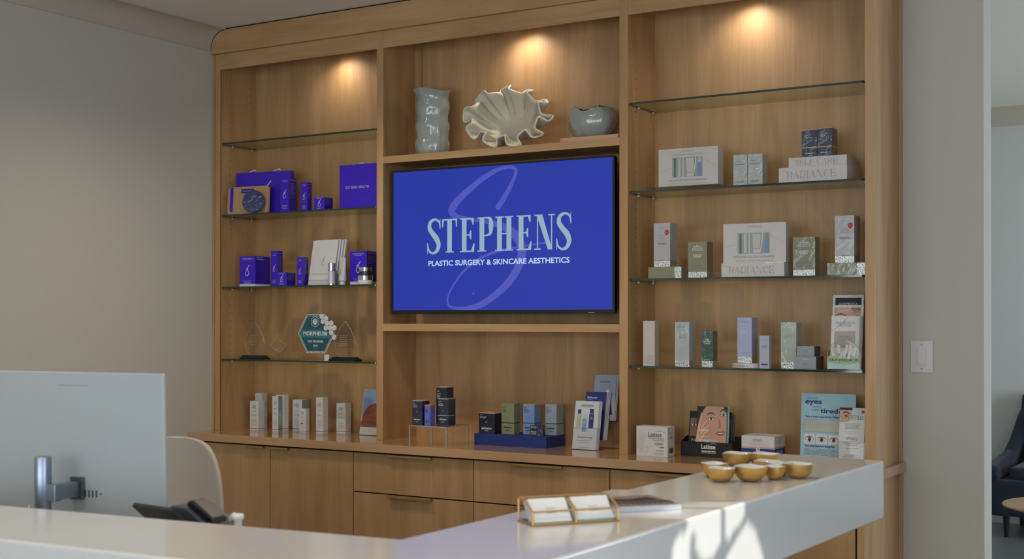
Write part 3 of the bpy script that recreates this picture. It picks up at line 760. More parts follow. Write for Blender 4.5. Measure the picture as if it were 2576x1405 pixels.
WS = 0.86
#PART3
# ---- desktop computer seen from behind
mon = thing('desktop_computer', 'large pale silver desktop computer seen from behind at the left edge', 'computer', (2.324, -2.87, WS), radians(9.0))
MW = 0.58
tilt = radians(2.0)
mb = MB(); mb.box(-MW / 2, -0.006, -0.225, MW / 2, 0.006, 0.185, IMAC)
body = mb.build('housing', mon, bevel=0.004, seg=3, loc=(0, 0, 0.316), rot=(tilt, 0, 0))
MB().box(-MW / 2 + 0.008, 0.0062, -0.15, MW / 2 - 0.008, 0.0075, 0.177, BLACK).build('screen', body)
MB().box(-0.05 + 0.004, -0.0066, 0.150, 0.05 + 0.004, -0.0062, 0.1508, INKG).build('vent_slot', body)
mb = MB()
for i in range(4): mb.box(0.036 + i * 0.012, -0.0068, -0.137, 0.0405 + i * 0.012, -0.0061, -0.119, SLATE)
mb.lathe([(0.003, 0)], SLATE, n=10, fn=lambda p, a: Vector((0.088 + 0.003 * cos(a), -0.0066, -0.128 + 0.003 * sin(a))))
mb.build('port', body)
mb = MB(); mb.lathe([(0.021, 0.004), (0.021, 0.286), (0.019, 0.290), (0.014, 0.291)], STEEL, n=24, c=(-0.012, -0.10, 0), cap1=True); mb.build('stand_pole', mon, smooth=True, bevel=0)
mb = MB(); mb.box(0.0, -0.108, 0.178, 0.034, -0.086, 0.222, STEEL); mb.box(0.006, -0.0855, 0.180, 0.030, -0.012, 0.220, STEEL); mb.box(-0.004, -0.0118, 0.172, 0.040, -0.007, 0.230, SLATE)
mb.build('mounting_arm', mon, bevel=0.003)
mb = MB(); mb.lathe([(0.10, 0.0), (0.10, 0.006), (0.096, 0.009)], STEEL, n=36, c=(-0.012, -0.09, 0), cap1=True); mb.build('stand_base', mon)
MB().tube([(-0.033, -0.125, 0.17), (-0.047, -0.12, 0.13), (-0.055, -0.11, 0.08), (-0.052, -0.10, 0.012)], 0.0025, PAPER, 8).build('cable', mon, smooth=True)

# ---- telephone and card reader on the work surface
def wedge(name, label, cat, loc, rz, pts, w, m, m2, extra=None):
    t = thing(name, label, cat, loc, rz)
    MB().prism(pts, -w / 2, w / 2, m, axis='x').build('housing', t, bevel=0.003)
    return t
kb = thing('tablet_stand', 'black slanted tablet on the desk behind the quartz ledge beside the computer', 'tablet', (2.745, -2.97, WS + 0.0), radians(-6))
MB().prism([(-0.03, 0.193), (0.06, 0.115), (0.068, 0.124), (-0.022, 0.202)], -0.072, 0.072, BLACKM, axis='x').build('tablet', kb, bevel=0.003)
MB().prism([(-0.04, 0.0), (0.07, 0.0), (0.07, 0.006), (0.03, 0.006), (0.03, 0.136), (0.02, 0.145), (0.0, 0.006), (-0.04, 0.006)], -0.05, 0.05, BLACK, axis='x').build('stand', kb, bevel=0.001)
ph = thing('desk_telephone', 'dark slate desk telephone behind the ledge left of the white pump bottle', 'telephone', (2.748, -2.862, WS), 0)
MB().prism([(-0.062, 0.0), (0.075, 0.0), (0.075, 0.135), (0.055, 0.152), (0.0, 0.182), (-0.052, 0.184), (-0.062, 0.176)], -0.03, 0.07, SLATE, axis='y').build('housing', ph, bevel=0.004)
MB().prism([(-0.010, 0.1835), (0.004, 0.1825), (0.066, 0.149), (0.082, 0.150), (0.078, 0.162), (0.012, 0.199), (-0.006, 0.198)], -0.02, 0.028, BLACK, axis='y').build('handset', ph, bevel=0.005)
pb = thing('pump_bottle', 'white pump dispenser peeking over the quartz ledge right of the telephone', 'bottle', (3.005, -2.985, WS), radians(-20))
MB().lathe([(0.026, 0), (0.028, 0.006), (0.028, 0.115), (0.018, 0.138), (0.013, 0.142)], WHITE, n=28, cap1=True).build('bottle', pb, smooth=True)
mb = MB(); mb.lathe([(0.012, 0.1425), (0.012, 0.158), (0.009, 0.160), (0.009, 0.186), (0.013, 0.188), (0.013, 0.198), (0.011, 0.200)], WHITE, n=20, cap1=True)
mb.tube([(0, 0, 0.193), (-0.02, 0.0, 0.195), (-0.032, 0, 0.190), (-0.038, 0, 0.182)], [0.007, 0.006, 0.005, 0.0045], WHITE, 10)
mb.build('pump', pb, smooth=True)

# ---- office chair behind the computer
ch = thing('office_chair', 'beige office chair with curved tall back standing behind the desk', 'chair', (1.20, -1.62, 0), radians(14))
def backrest(mb, y, T):
    pr = [(-0.27, 0.50), (-0.285, 0.70), (-0.27, 0.88), (-0.235, 0.985), (-0.19, 1.028), (-0.12, 1.042), (0.12, 1.042), (0.19, 1.028), (0.235, 0.985), (0.29, 0.82), (0.315, 0.62), (0.31, 0.50)]
    N = 10
    vs = []; fs = []
    for k, (d) in enumerate((0.0, T)):
        for a, b in pr:
            vs.append((a, y + d - 0.10 * (a / 0.3) ** 2 + 0.03 * (b - 0.5), b))
    n = len(pr)
    mb.add(vs, [tuple(range(n)), tuple(range(2 * n - 1, n - 1, -1))] + [(i, i + n, (i + 1) % n + n, (i + 1) % n) for i in range(n)], LEATHER)
mb = MB()
prf = [(0.50, 0.255), (0.60, 0.285), (0.72, 0.290), (0.84, 0.270), (0.93, 0.235), (0.98, 0.195), (1.005, 0.155), (1.018, 0.10), (1.022, 0.03)]
nx = 14; vs = []; fs = []
for side, d in ((0, 0.0), (1, 0.055)):
    for z, hw in prf:
        for i in range(nx + 1):
            u = -1 + 2 * i / nx; x = u * hw
            edge = (1 - abs(u) ** 4) * 0.5 + 0.5
            vs.append((x, 0.19 + 0.10 * (z - 0.5) - 0.9 * x * x + (d * edge if side else 0), z))
m_ = (nx + 1) * len(prf)
for s_ in range(2):
    for j in range(len(prf) - 1):
        for i in range(nx):
            a = s_ * m_ + j * (nx + 1) + i; fs.append((a, a + 1, a + nx + 2, a + nx + 1))
for i in range(nx):
    a = (len(prf) - 1) * (nx + 1) + i; fs.append((a, a + 1, m_ + a + 1, m_ + a)); fs.append((i, i + 1, m_ + i + 1, m_ + i))
for j in range(len(prf) - 1):
    for i in (0, nx):
        a = j * (nx + 1) + i; fs.append((a, a + nx + 1, m_ + a + nx + 1, m_ + a))
mb.add(vs, fs, LEATHER); bk = mb.build('backrest', ch, smooth=True)
ss = bk.modifiers.new('smooth', 'SUBSURF'); ss.levels = 1; ss.render_levels = 2
MB().box(-0.25, -0.27, 0.43, 0.25, 0.19, 0.50, LEATHER).build('seat', ch, bevel=0.03, seg=4)
for sx in (-1, 1):
    MB().tube([(sx * 0.262, 0.10, 0.46), (sx * 0.285, 0.08, 0.62), (sx * 0.285, -0.02, 0.655), (sx * 0.285, -0.16, 0.65)], 0.013, CHROME, 10).build('armrest', ch, smooth=True)
MB().lathe([(0.028, 0.075), (0.028, 0.30), (0.016, 0.301), (0.016, 0.429)], CHROME, n=20, cap1=True).build('gas_lift', ch, smooth=False)
for k in range(5):
    a = 2 * pi * k / 5 + 0.3
    lg = MB().tube([(0.02 * cos(a), 0.02 * sin(a), 0.10), (0.16 * cos(a), 0.16 * sin(a), 0.085), (0.30 * cos(a), 0.30 * sin(a), 0.062)], [0.022, 0.017, 0.013], CHROME, 10).build('base_arm', ch, smooth=True)
    MB().lathe([(0.012, -0.010), (0.026, -0.009), (0.026, 0.009), (0.012, 0.010)], BLACK, n=18, cap1=True, fn=lambda p, q, a=a: Vector((0.30 * cos(a) + p.x * cos(a) + p.z * sin(a), 0.30 * sin(a) + p.x * sin(a) - p.z * cos(a), 0.0265 + p.y))).build('castor', lg, smooth=False)

# ---- business card holder
from mathutils import Matrix as _M
chd = thing('card_holder', 'brass framed glass business card holder with two compartments on the quartz desk', 'holder', (3.677, -2.820, DZ), radians(53.0))
CW, CD, CH = 0.198, 0.080, 0.047
prof_side = [(0, 0), (0, 0.027), (CD * 0.55, CH), (CD, CH), (CD, 0)]
def wire(parent, pts, name='frame'):
    mb = MB()
    for a, b in pts: mb.tube([a, b], 0.0023, BRASS, 6)
    return mb.build(name, parent)
segs = []
for x in (0.0, CW * 0.5, CW):
    for i in range(len(prof_side)):
        a, b = prof_side[i], prof_side[(i + 1) % len(prof_side)]
        if x == CW * 0.5 and i in (2,): continue
        segs.append(((x, a[0], a[1] + 0.0025), (x, b[0], b[1] + 0.0025)))
for a in ((0, 0), (0, 0.027), (CD, CH), (CD, 0)): segs.append(((0, a[0], a[1] + 0.0025), (CW, a[0], a[1] + 0.0025)))
wire(chd, segs)
mb = MB(); mb.box(0.002, 0.001, 0.004, CW - 0.002, 0.0022, 0.026, ACRYL); mb.box(0.002, CD - 0.002, 0.004, CW - 0.002, CD - 0.001, CH, ACRYL); mb.box(0.002, 0.003, 0.0042, CW - 0.002, CD - 0.003, 0.0055, ACRYL)
for x in (0.0, CW): mb.prism([(p, q + 0.003) for p, q in prof_side], x - 0.0008, x + 0.0008, ACRYL, axis='x')
mb.build('glass_panel', chd)
CARDT = mat('card_teal_edge', (120, 186, 180), rough=0.6)
for k, x0 in enumerate((0.006, CW / 2 + 0.006)):
    t = thing('business_card_stack', 'stack of white business cards in the %s compartment of the brass holder' % ('left', 'right')[k], 'cards', (0, 0, 0), 0, None)
    t.matrix_world = chd.matrix_basis @ _M.Translation((x0, 0.006, 0.0065)) @ _M.Rotation(radians(-42), 4, 'X')
    mb = MB()
    # cards lean on the sloped side with their faces forward
    for i in range(4):
        mb.box(0.0004 * (i % 2), 0.0002 + i * 0.0062, 0.0 + i * 0.0055, 0.0865 + 0.0004 * (i % 3), 0.0062 + i * 0.0062, 0.060 + i * 0.0030, WHITE)
    mb.build('cards', t, bevel=0.0003)
    A = Art((0, 0.0004, 0)); A.lines(0.030, 0.062, 0.036, 0.020, 3, INKG, 0.35)
    if k: A.rect(0.0, 0.0005, 0.0865, 0.0035, CARDT)
    A.build('card_print', t)

# ---- magazine lying behind the holder
mg = thing('magazine', 'magazine with a brown and white cover lying on the quartz desk beside the card holder', 'magazine', (3.735, -2.560, DZ), radians(50.0))
MB().box(-0.04, 0, 0.0, 0.165, 0.175, 0.010, PAGE).build('pages', mg, bevel=0.001)
mb = MB(); mb.box(-0.041, -0.001, 0.0102, 0.166, 0.176, 0.0108, PAPER); mb.build('cover', mg)
A = Art((0, 0, 0.0109), ax=(1, 0, 0), bz=(0, 1, 0), out=(0, 0, 1))
MAGB = mat('cover_photo_brown', (70, 56, 50), rough=0.9, spec=0.1, var=0.5, vscale=70); MAGG = mat('cover_photo_grey', (120, 112, 110), rough=0.9, spec=0.1, var=0.3, vscale=60)
A.rect(-0.040, 0.010, 0.165, 0.175, MAGG); A.ribbon([(-0.035, 0.10, 0.03), (0.03, 0.115, 0.05), (0.09, 0.105, 0.04), (0.15, 0.12, 0.05)], MAGB)
for i in range(14): A.ribbon([(-0.03 + i * 0.014, 0.085, 0.004), (-0.025 + i * 0.014 + 0.004, 0.055, 0.005), (-0.035 + i * 0.014 + 0.012, 0.03, 0.002)], MAGB, 4)
A.build('cover_photo', mg)

# ---- gilded cluster of bowls
bw = thing('bowl_cluster', 'cluster of joined gilded bowls with white enamel insides on the quartz desk', 'bowl', (3.78, -1.78, DZ))
for i, (x, y, r, h, ph_) in enumerate(((-0.160, 0.250, 0.044, 0.038, .3), (-0.088, 0.278, 0.044, 0.038, 1.0), (-0.112, -0.045, 0.038, 0.038, 2.0), (-0.057, -0.130, 0.037, 0.037, 0.2), (0.006, -0.078, 0.045, 0.040, 1.4), (0.047, -0.008, 0.030, 0.036, 2.2), (0.092, 0.055, 0.042, 0.040, 0.8), (0.030, 0.075, 0.036, 0.036, 1.9), (-0.035, 0.165, 0.040, 0.030, 0.5))):
    def wob(p, a, x=x, y=y, r=r, ph_=ph_):
        k = 1 + 0.05 * sin(2 * a + ph_) + 0.03 * sin(5 * a + ph_ * 3)
        q = ((p.x - x) ** 2 + (p.y - y) ** 2) ** 0.5 / r
        return Vector((x + (p.x - x) * k, y + (p.y - y) * k, p.z + 0.0012 * sin(3 * a + ph_) * q))
    out = [(r * 0.30, 0.0), (r * 0.55, 0.0012 + h * 0.05), (r * 0.80, h * 0.34), (r * 0.95, h * 0.72), (r * 1.0, h)]
    inn = [(r * 1.0, h), (r * 0.97, h + 0.0008), (r * 0.91, h * 0.80), (r * 0.74, h * 0.38), (r * 0.48, h * 0.16), (r * 0.15, h * 0.10), (0.0005, h * 0.10)]
    b_ = MB().lathe(out, GOLD, n=32, c=(x, y, 0), fn=wob).build('bowl', bw, smooth=True, recalc=False)
    MB().lathe(inn, ENAMEL, n=32, c=(x, y, 0), fn=wob, cap0=False).build('enamel_lining', b_, smooth=True, recalc=False)

# ================================================================ ROOM BEYOND THE OPENING
ac = thing('armchair', 'navy velvet armchair with sloping flared sides beside the far wall', 'chair', (3.645, 4.58, 0), radians(0))
MB().prism([(-0.46, -0.38), (0.46, -0.38), (0.46, 0.34), (-0.46, 0.34)], 0.15, 0.40, NAVYV, axis='z').build('seat_base', ac, bevel=0.03, seg=3)
MB().box(-0.33, -0.37, 0.405, 0.33, 0.20, 0.49, NAVYV).build('seat_cushion', ac, bevel=0.03, seg=3)
bo = [(-0.46, 0.42), (-0.45, 0.52), (-0.42, 0.62), (-0.385, 0.74), (-0.36, 0.85), (-0.35, 0.95), (-0.33, 0.97), (0.33, 0.97), (0.35, 0.95), (0.36, 0.85), (0.385, 0.74), (0.42, 0.62), (0.45, 0.52), (0.46, 0.42)]
MB().prism(bo, 0.22, 0.345, NAVYV, axis='y').build('backrest', ac, bevel=0.03, seg=3)
for sx in (-1, 1):
    mb = MB(); q = []
    prof_ = [(0.215, 0.355, 0.88), (0.16, 0.37, 0.80), (0.08, 0.395, 0.68), (-0.02, 0.425, 0.58), (-0.14, 0.455, 0.545), (-0.28, 0.475, 0.52), (-0.40, 0.48, 0.50)]
    vs = []
    for y_, x_, z_ in prof_:
        vs += [(sx * x_, y_, z_), (sx * (x_ - 0.085), y_, z_ - 0.01), (sx * 0.385, y_, 0.402), (sx * 0.487, y_, 0.402)]
    fs = []
    for j in range(len(prof_) - 1):
        for k in range(4): fs.append((4 * j + k, 4 * j + (k + 1) % 4, 4 * j + 4 + (k + 1) % 4, 4 * j + 4 + k))
    fs += [(3, 2, 1, 0), tuple(4 * (len(prof_) - 1) + k for k in range(4))]
    mb.add(vs, fs, NAVYV); mb.build('arm', ac, bevel=0.025, seg=3)
    for y in (-0.30, 0.28):
        MB().lathe([(0.014, 0.0), (0.024, 0.149)], BLACK, n=14, c=(sx * 0.36, y, 0), cap1=True).build('leg', ac)
cu = thing('cushion', 'dark cushion standing on the seat of the navy armchair', 'cushion', (3.645, 4.63, 0.492), radians(0))
mb = MB(); mb.box(-0.20, -0.06, 0.0, 0.20, 0.02, 0.34, mat('dark_cushion_cloth', (26, 28, 34), rough=0.9)); mb.build('cover', cu, bevel=0.04, seg=4, rot=(radians(-8), 0, 0))
tb = thing('side_table', 'low round pale wooden table in front of the navy armchair', 'table', (4.01, 2.35, 0))
MB().lathe([(0.20, 0.462), (0.30, 0.472), (0.375, 0.492), (0.38, 0.498), (0.376, 0.504)], WTAB, n=56, cap1=True).build('tabletop', tb, smooth=False)
MB().lathe([(0.05, 0.014), (0.035, 0.10), (0.035, 0.40), (0.08, 0.4615)], WTAB, n=28, cap1=True).build('pedestal', tb)
MB().lathe([(0.22, 0.0), (0.22, 0.010), (0.20, 0.0138)], BLACK, n=40, cap1=True).build('foot_plate', tb)
# ================================================================ THINGS ON THE SHELVES
L2, L3, L4, R2, R3, R4, MS = 2.0594, 1.6724, 1.2858, 2.0625, 1.6767, 1.2931, 2.3031
C9 = CT + 0.0001

def front_art(w): return Art((0, 0, 0))
def side_art(w): return Art((w, 0, 0), ax=(0, 1, 0), bz=(0, 0, 1), out=(1, 0, 0))

def carton(label, x, y, z, w, d, h, m, rz=0.0, grp=None, front=None, side=None, strip=None, strip_h=0.0, lid=None, lid_h=0.006, band=None, band_z=0.0, side_m=None, bev=0.0008, name='product_box', cat='box'):
    t = thing(name, label, cat, (x, y, z), radians(rz), grp)
    z0 = strip_h if strip else 0.0
    z1 = h - (lid_h if lid else 0.0)
    mb = MB(); mb.box(0, 0, z0, w, d, z1, m)
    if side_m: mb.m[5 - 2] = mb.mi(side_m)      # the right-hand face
    mb.build('carton', t, bevel=bev)
    if strip: MB().box(0.0003, 0.0003, 0, w - 0.0003, d - 0.0003, z0, strip).build('foil_base', t, bevel=bev)
    if lid: MB().box(-0.0004, -0.0004, z1, w + 0.0004, d + 0.0004, h, lid).build('lid', t, bevel=bev)
    if band: MB().box(-0.0004, -0.0004, band_z, w + 0.0004, d + 0.0004, band_z + 0.0035, band).build('band', t)
    if front:
        A = Art((0, -0.0002, 0)); front(A, w, h); A.build('printed_front', t)
    if side:
        A = Art((w + 0.0002, 0, 0), ax=(0, 1, 0), bz=(0, 0, 1), out=(1, 0, 0)); side(A, d, h); A.build('printed_side', t)
    return t

def monogram(A, cx, cz, s, m=None, t=1.0):
    """looped letter with a slanting accent"""
    m = m or INKS; k = s * 0.085 * t
    A.ribbon([(cx - 0.30 * s, cz + 0.22 * s, k * .3), (cx - 0.05 * s, cz + 0.30 * s, k), (cx + 0.12 * s, cz + 0.34 * s, k), (cx + 0.02 * s, cz + 0.20 * s, k), (cx - 0.22 * s, cz - 0.05 * s, k), (cx - 0.27 * s, cz - 0.32 * s, k * 1.1), (cx - 0.08 * s, cz - 0.52 * s, k), (cx + 0.18 * s, cz - 0.40 * s, k * .9), (cx + 0.24 * s, cz - 0.12 * s, k * .8), (cx + 0.06 * s, cz + 0.10 * s, k * .7), (cx - 0.12 * s, cz + 0.04 * s, k * .4)], m, 6)
    A.ribbon([(cx - 0.12 * s, cz + 0.32 * s, k * .8), (cx + 0.12 * s, cz + 0.52 * s, k), (cx + 0.34 * s, cz + 0.78 * s, k * .9)], m, 4)

def zo_front(nm=True, lg=0.30):
    def f(A, w, h):
        A.text('ZO SKIN HEALTH', w / 2, h * 0.905, INKS, w=w * 0.66)
        A.lines(w * .25, w * .75, h * .89, h * .87, 1, INKS, .5)
        monogram(A, w / 2, h * 0.50, min(w * 0.62, h * lg, 0.044 if lg < .4 else 0.030), INKS)
        A.lines(w * .18, w * .82, h * .20, h * .08, 3, INKS, .25)
    return f
def zo_side(A, d, h):
    A.text('ZO SKIN HEALTH', d / 2, h * 0.92, INKS, w=d * 0.8); A.lines(d * .1, d * .9, h * .86, h * .40, 9, INKG, .25, al='l')
def mono_side(A, d, h):
    A.text('Brightening', d * .08, h * 0.935, INKS, w=d * 0.35, al='l'); A.lines(d * .08, d * .92, h * .91, h * .87, 2, INKS, .4, al='l')

def handles(parent, w, d, h, xs):
    for a in xs:
        MB().tube([(w * a - 0.035, d * .4, h), (w * a - 0.012, d * .4, h + 0.006), (w * a, d * .4, h + 0.012), (w * a + 0.012, d * .4, h + 0.004)], 0.0035, WHITE, 8).build('rope_handle', parent, smooth=True)

# ---- left bay, second glass shelf
g2 = 'violet boxes on the shelf with the gift boxes'
def bag_a(A, w, h): monogram(A, w * 0.545, h * 0.46, 0.10, INKS, .8)
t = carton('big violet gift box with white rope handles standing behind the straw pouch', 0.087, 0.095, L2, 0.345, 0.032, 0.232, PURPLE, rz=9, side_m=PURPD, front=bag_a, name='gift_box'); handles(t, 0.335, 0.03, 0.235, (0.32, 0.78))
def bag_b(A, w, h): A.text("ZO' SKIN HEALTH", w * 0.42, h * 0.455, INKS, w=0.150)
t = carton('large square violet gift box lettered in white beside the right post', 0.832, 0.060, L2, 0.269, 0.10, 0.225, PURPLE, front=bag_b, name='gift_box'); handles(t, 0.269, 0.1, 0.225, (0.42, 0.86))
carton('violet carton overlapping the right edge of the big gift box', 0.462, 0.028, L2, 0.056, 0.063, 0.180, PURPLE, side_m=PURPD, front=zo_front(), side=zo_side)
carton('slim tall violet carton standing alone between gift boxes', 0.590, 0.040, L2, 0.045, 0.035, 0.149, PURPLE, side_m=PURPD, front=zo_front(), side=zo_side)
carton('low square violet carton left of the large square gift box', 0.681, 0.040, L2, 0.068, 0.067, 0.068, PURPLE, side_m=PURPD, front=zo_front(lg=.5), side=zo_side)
po = thing('straw_pouch', 'woven straw zip pouch with violet wrist strap leaning in the left corner', 'pouch', (0.075, 0.032, L2), radians(6))
pts = []
def rrect(x0, z0, x1, z1, r, n=6):
    o = []
    for cx, cz, a0 in ((x1 - r, z0 + r, -pi / 2), (x1 - r, z1 - r, 0), (x0 + r, z1 - r, pi / 2), (x0 + r, z0 + r, pi)):
        for i in range(n + 1): a = a0 + pi / 2 * i / n; o.append((cx + r * cos(a), cz + r * sin(a)))
    return o
MB().prism(rrect(0, 0, 0.268, 0.152, 0.02), 0.0, 0.022, RATTAN).build('pouch_body', po, bevel=0.005, seg=3, rot=(radians(-4), 0, 0))
MB().prism(rrect(0.024, 0.018, 0.040, 0.148, 0.006), -0.006, -0.0015, PURPLE).build('wrist_strap', po, rot=(radians(-4), 0, 0))
MB().box(0.092, -0.0012, 0.116, 0.174, -0.0002, 0.138, PURPD).build('name_patch', po, rot=(radians(-4), 0, 0))
A = Art((0, -0.0014, 0)); A.text('ZO SKIN HEALTH', 0.133, 0.1235, INKS, w=0.066); A.build('printed_front', po).rotation_euler = (radians(-4), 0, 0)
dc = thing('round_tin', 'round glossy dark blue tin leaning in front of the straw pouch', 'tin', (0.286, 0.018, L2 + 0.0), radians(26))
NB = mat('glossy_navy_print', (24, 40, 96), rough=0.15, coat=1.0, coat_bump=0.4, bscale=30)
MB().lathe([(0.055, 0.0), (0.061, 0.003), (0.061, 0.010), (0.057, 0.013)], NB, n=40, cap1=True).build('tin_body', dc, loc=(0, 0, 0.0615), rot=(radians(90 - 6), 0, 0), bevel=0.001)
A = Art((0, -0.0146, 0.0605)); monogram(A, -0.005, 0.0, 0.06, INKS); A.ribbon([(0.0, 0.01, .002), (0.02, 0.018, .003), (0.04, 0.005, .002)], INKS); A.lines(-.03, .03, .045, .038, 1, INKS, .5)
A.build('printed_front', dc).rotation_euler = (radians(-6), 0, 0)

# ---- left bay, third glass shelf
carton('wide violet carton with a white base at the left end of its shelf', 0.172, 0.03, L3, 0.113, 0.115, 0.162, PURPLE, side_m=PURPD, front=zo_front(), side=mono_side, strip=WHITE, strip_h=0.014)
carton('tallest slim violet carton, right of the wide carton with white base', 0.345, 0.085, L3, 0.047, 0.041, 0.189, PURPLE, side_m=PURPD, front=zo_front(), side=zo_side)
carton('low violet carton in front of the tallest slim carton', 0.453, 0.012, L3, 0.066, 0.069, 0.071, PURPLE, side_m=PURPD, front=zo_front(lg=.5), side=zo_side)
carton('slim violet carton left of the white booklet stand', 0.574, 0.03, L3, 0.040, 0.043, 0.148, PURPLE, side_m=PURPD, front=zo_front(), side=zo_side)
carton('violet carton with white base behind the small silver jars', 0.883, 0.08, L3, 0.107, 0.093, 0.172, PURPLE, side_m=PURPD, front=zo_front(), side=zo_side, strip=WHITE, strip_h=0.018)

def booklet(label, x, y, z, w, h, th, tilt, m, front=None, grp=None, rz=0.0, name='brochure', cat='brochure', edge=None):
    t = thing(name, label, cat, (x, y, z), radians(rz), grp)
    t.rotation_euler = (radians(-tilt), 0, radians(rz))
    mb = MB(); mb.box(0, 0, 0, w, th, h, m)
    if edge: mb.m[3] = mb.mi(edge)
    mb.build('paper', t)
    if front:
        A = Art((0, -0.0002, 0), step=0.00008); front(A, w, h); A.build('printed_front', t)
    return t

def holder(label, x, y, z, w, d, hb, hf, tilt=12, rz=0.0, side_h=None, name='brochure_holder'):
    """clear acrylic stand: leaning back plate, pocket front, base"""
    t = thing(name, label, 'holder', (x, y, z), radians(rz))
    k = math.tan(radians(tilt)); T = 0.002
    def plate(nm, y0, hh, z0=0.0025):
        mb = MB(); mb.prism([(y0, z0), (y0 + T, z0), (y0 + T + k * (hh - z0), hh), (y0 + k * (hh - z0), hh)], 0, w, ACRYL, axis='x')
        mb.box(0, y0 + k * (hh - z0), hh, w, y0 + T + k * (hh - z0), hh + 0.0006, ACEDGE)
        mb.build(nm, t)
    plate('back_plate', d, hb); plate('pocket_front', 0.0, hf)
    MB().box(0, 0, 0, w, d + k * 0.05 + 0.05, 0.002, ACRYL).build('base_plate', t)
    for sx in (0.0, w - T):
        mb = MB(); sh = side_h or hf
        mb.prism([(T, 0.0025), (d - 0.0002, 0.0025), (d + k * sh - 0.0005, sh), (T + k * sh + 0.0005, sh)], sx, sx + T, ACRYL, axis='x'); mb.build('side_plate', t)
    return t

def zo_book(A, w, h):
    monogram(A, w * .5, h * .52, 0.04, INKL); A.text('ZO SKIN HEALTH', w * .42, h * .22, INKL, w=w * .62)
holder('clear acrylic stand holding white booklets on the violet box shelf', 0.622, 0.050, L3, 0.206, 0.050, 0.12, 0.03, tilt=11)
for i in range(4):
    booklet('white booklet in the acrylic stand, ' + ('frontmost with embossed lettering' if i == 0 else ('second from the front', 'third from the front', 'rearmost')[i - 1] + ', seen by its edges'), 0.627 + i * 0.0085, 0.0545 + i * 0.0112, L3 + 0.003, 0.166, 0.237 + (i % 2) * 0.003, 0.0090, 11, WHITE, zo_book if i == 0 else None, 'white booklets in the acrylic stand', edge=PAGE)
bt = thing('serum_bottle', 'slim clear pump bottle with chrome cap before the white booklets', 'bottle', (0.807, 0.028, L3))
MB().lathe([(0.018, 0), (0.0185, 0.002), (0.0185, 0.069), (0.017, 0.071)], mat('frosted_serum', (176, 178, 190), rough=0.15, coat=1.0), n=26, cap1=True).build('bottle', bt, smooth=False)
MB().lathe([(0.0165, 0.0715), (0.0185, 0.072), (0.0185, 0.112), (0.017, 0.113)], CHROME, n=26, cap1=True).build('cap', bt)
MB().lathe([(0.0188, 0.0), (0.0188, 0.008)], CHROME, n=26, cap0=False).build('base_ring', bt)
tu = thing('cream_tube', 'pale grey squeeze tube standing beside the slim pump bottle', 'tube', (0.876, 0.030, L3))
vs = []; N_ = 24
mb = MB(); mb.lathe([(0.015, 0.0), (0.0155, 0.018), (0.0155, 0.0185), (0.020, 0.0215), (0.020, 0.05), (0.020, 0.09), (0.0205, 0.138)], mat('tube_grey', (182, 186, 188), rough=0.3, coat=.6), n=24, cap1=True, fn=lambda p, a: Vector((p.x, (p.y) * (1 - max(0, (p.z - 0.03)) / 0.12 * 0.93), p.z)))
mb.build('tube_body', tu, loc=(0, 0.0, 0.0), smooth=False)
A = Art((0, -0.0205, 0)); monogram(A, 0, 0.062, 0.022, INKG); A.build('printed_front', tu)
for z, r, h, lab, mm in ((0.0, 0.038, 0.034, 'wide silver cream jar directly on the glass under a smaller jar', WHITE), (0.0463, 0.031, 0.030, 'small dark cream jar with silver lid stacked on the wider jar', NAVYF)):
    t = thing('cream_jar', lab, 'jar', (1.010, 0.045, L3 + z))
    MB().lathe([(r * .93, 0), (r, 0.003), (r, h * .62), (r * .97, h * .65)], mm, n=32, cap1=True).build('jar', t)
    MB().lathe([(r * .98, h * .66), (r * 1.0, h * .68), (r * 1.0, h + 0.010), (r * .96, h + 0.0120)], CHROME, n=32, cap1=True).build('lid', t)

# ---- left bay, awards
def award(label, x, y, bw, dw, h, k):
    t = thing('award_trophy', label, 'award', (x, y, L4))
    b = bw / 2; d = 0.030
    vs = [(-b, -d, 0), (b, -d, 0), (b, d, 0), (-b, d, 0), (-b, -d, 0.006), (b, -d, 0.006), (b, d, 0.006), (-b, d, 0.006), (-b * .78, -d * .7, 0.020), (b * .78, -d * .7, 0.020), (b * .78, d * .7, 0.020), (-b * .78, d * .7, 0.020)]
    MB().add(vs, [(0, 3, 2, 1), (0, 1, 5, 4), (1, 2, 6, 5), (2, 3, 7, 6), (3, 0, 4, 7), (4, 5, 9, 8), (5, 6, 10, 9), (6, 7, 11, 10), (7, 4, 8, 11), (8, 9, 10, 11)], BLACK).build('plinth', t)
    w = dw / 2; H = h - 0.0205
    o = [(-w * .52, 0), (w * .52, 0), (w * .86, H * .13), (w, H * .36), (w * .92, H * .52), (w * .50, H * .80), (0, H), (-w * .50, H * .80), (-w * .92, H * .52), (-w, H * .36), (-w * .86, H * .13)]
    n = len(o); c = (0, H * .42); T = 0.012; s_ = 0.78
    inn = [(c[0] + (a - c[0]) * s_, c[1] + (q - c[1]) * s_) for a, q in o]
    vs = [(a, -T, q) for a, q in inn] + [(a, -T * .2, q) for a, q in o] + [(a, T * .2, q) for a, q in o] + [(a, T, q) for a, q in inn]
    fs = [tuple(range(n))]
    for r_ in range(3): fs += [(r_ * n + i, r_ * n + (i + 1) % n, (r_ + 1) * n + (i + 1) % n, (r_ + 1) * n + i) for i in range(n)]
    fs.append(tuple(range(4 * n - 1, 3 * n - 1, -1)))
    MB().add(vs, fs, ACRYL).build('crystal_drop', t, loc=(0, 0, 0.0205))
    MB().tube([(a, 0, q_) for a, q_ in o] + [(o[0][0], 0, o[0][1])], 0.0016, ACEDGE, 6).build('edge_glint', t, loc=(0, 0, 0.0205))  # pale tube standing in for light caught along the crystal's edge
    A = Art((0, -T - 0.0003, 0.0205)); A.lines(-w * .5, w * .5, H * .62, H * .30, 6, INKL, .18); A.build('engraving', t)
    return t
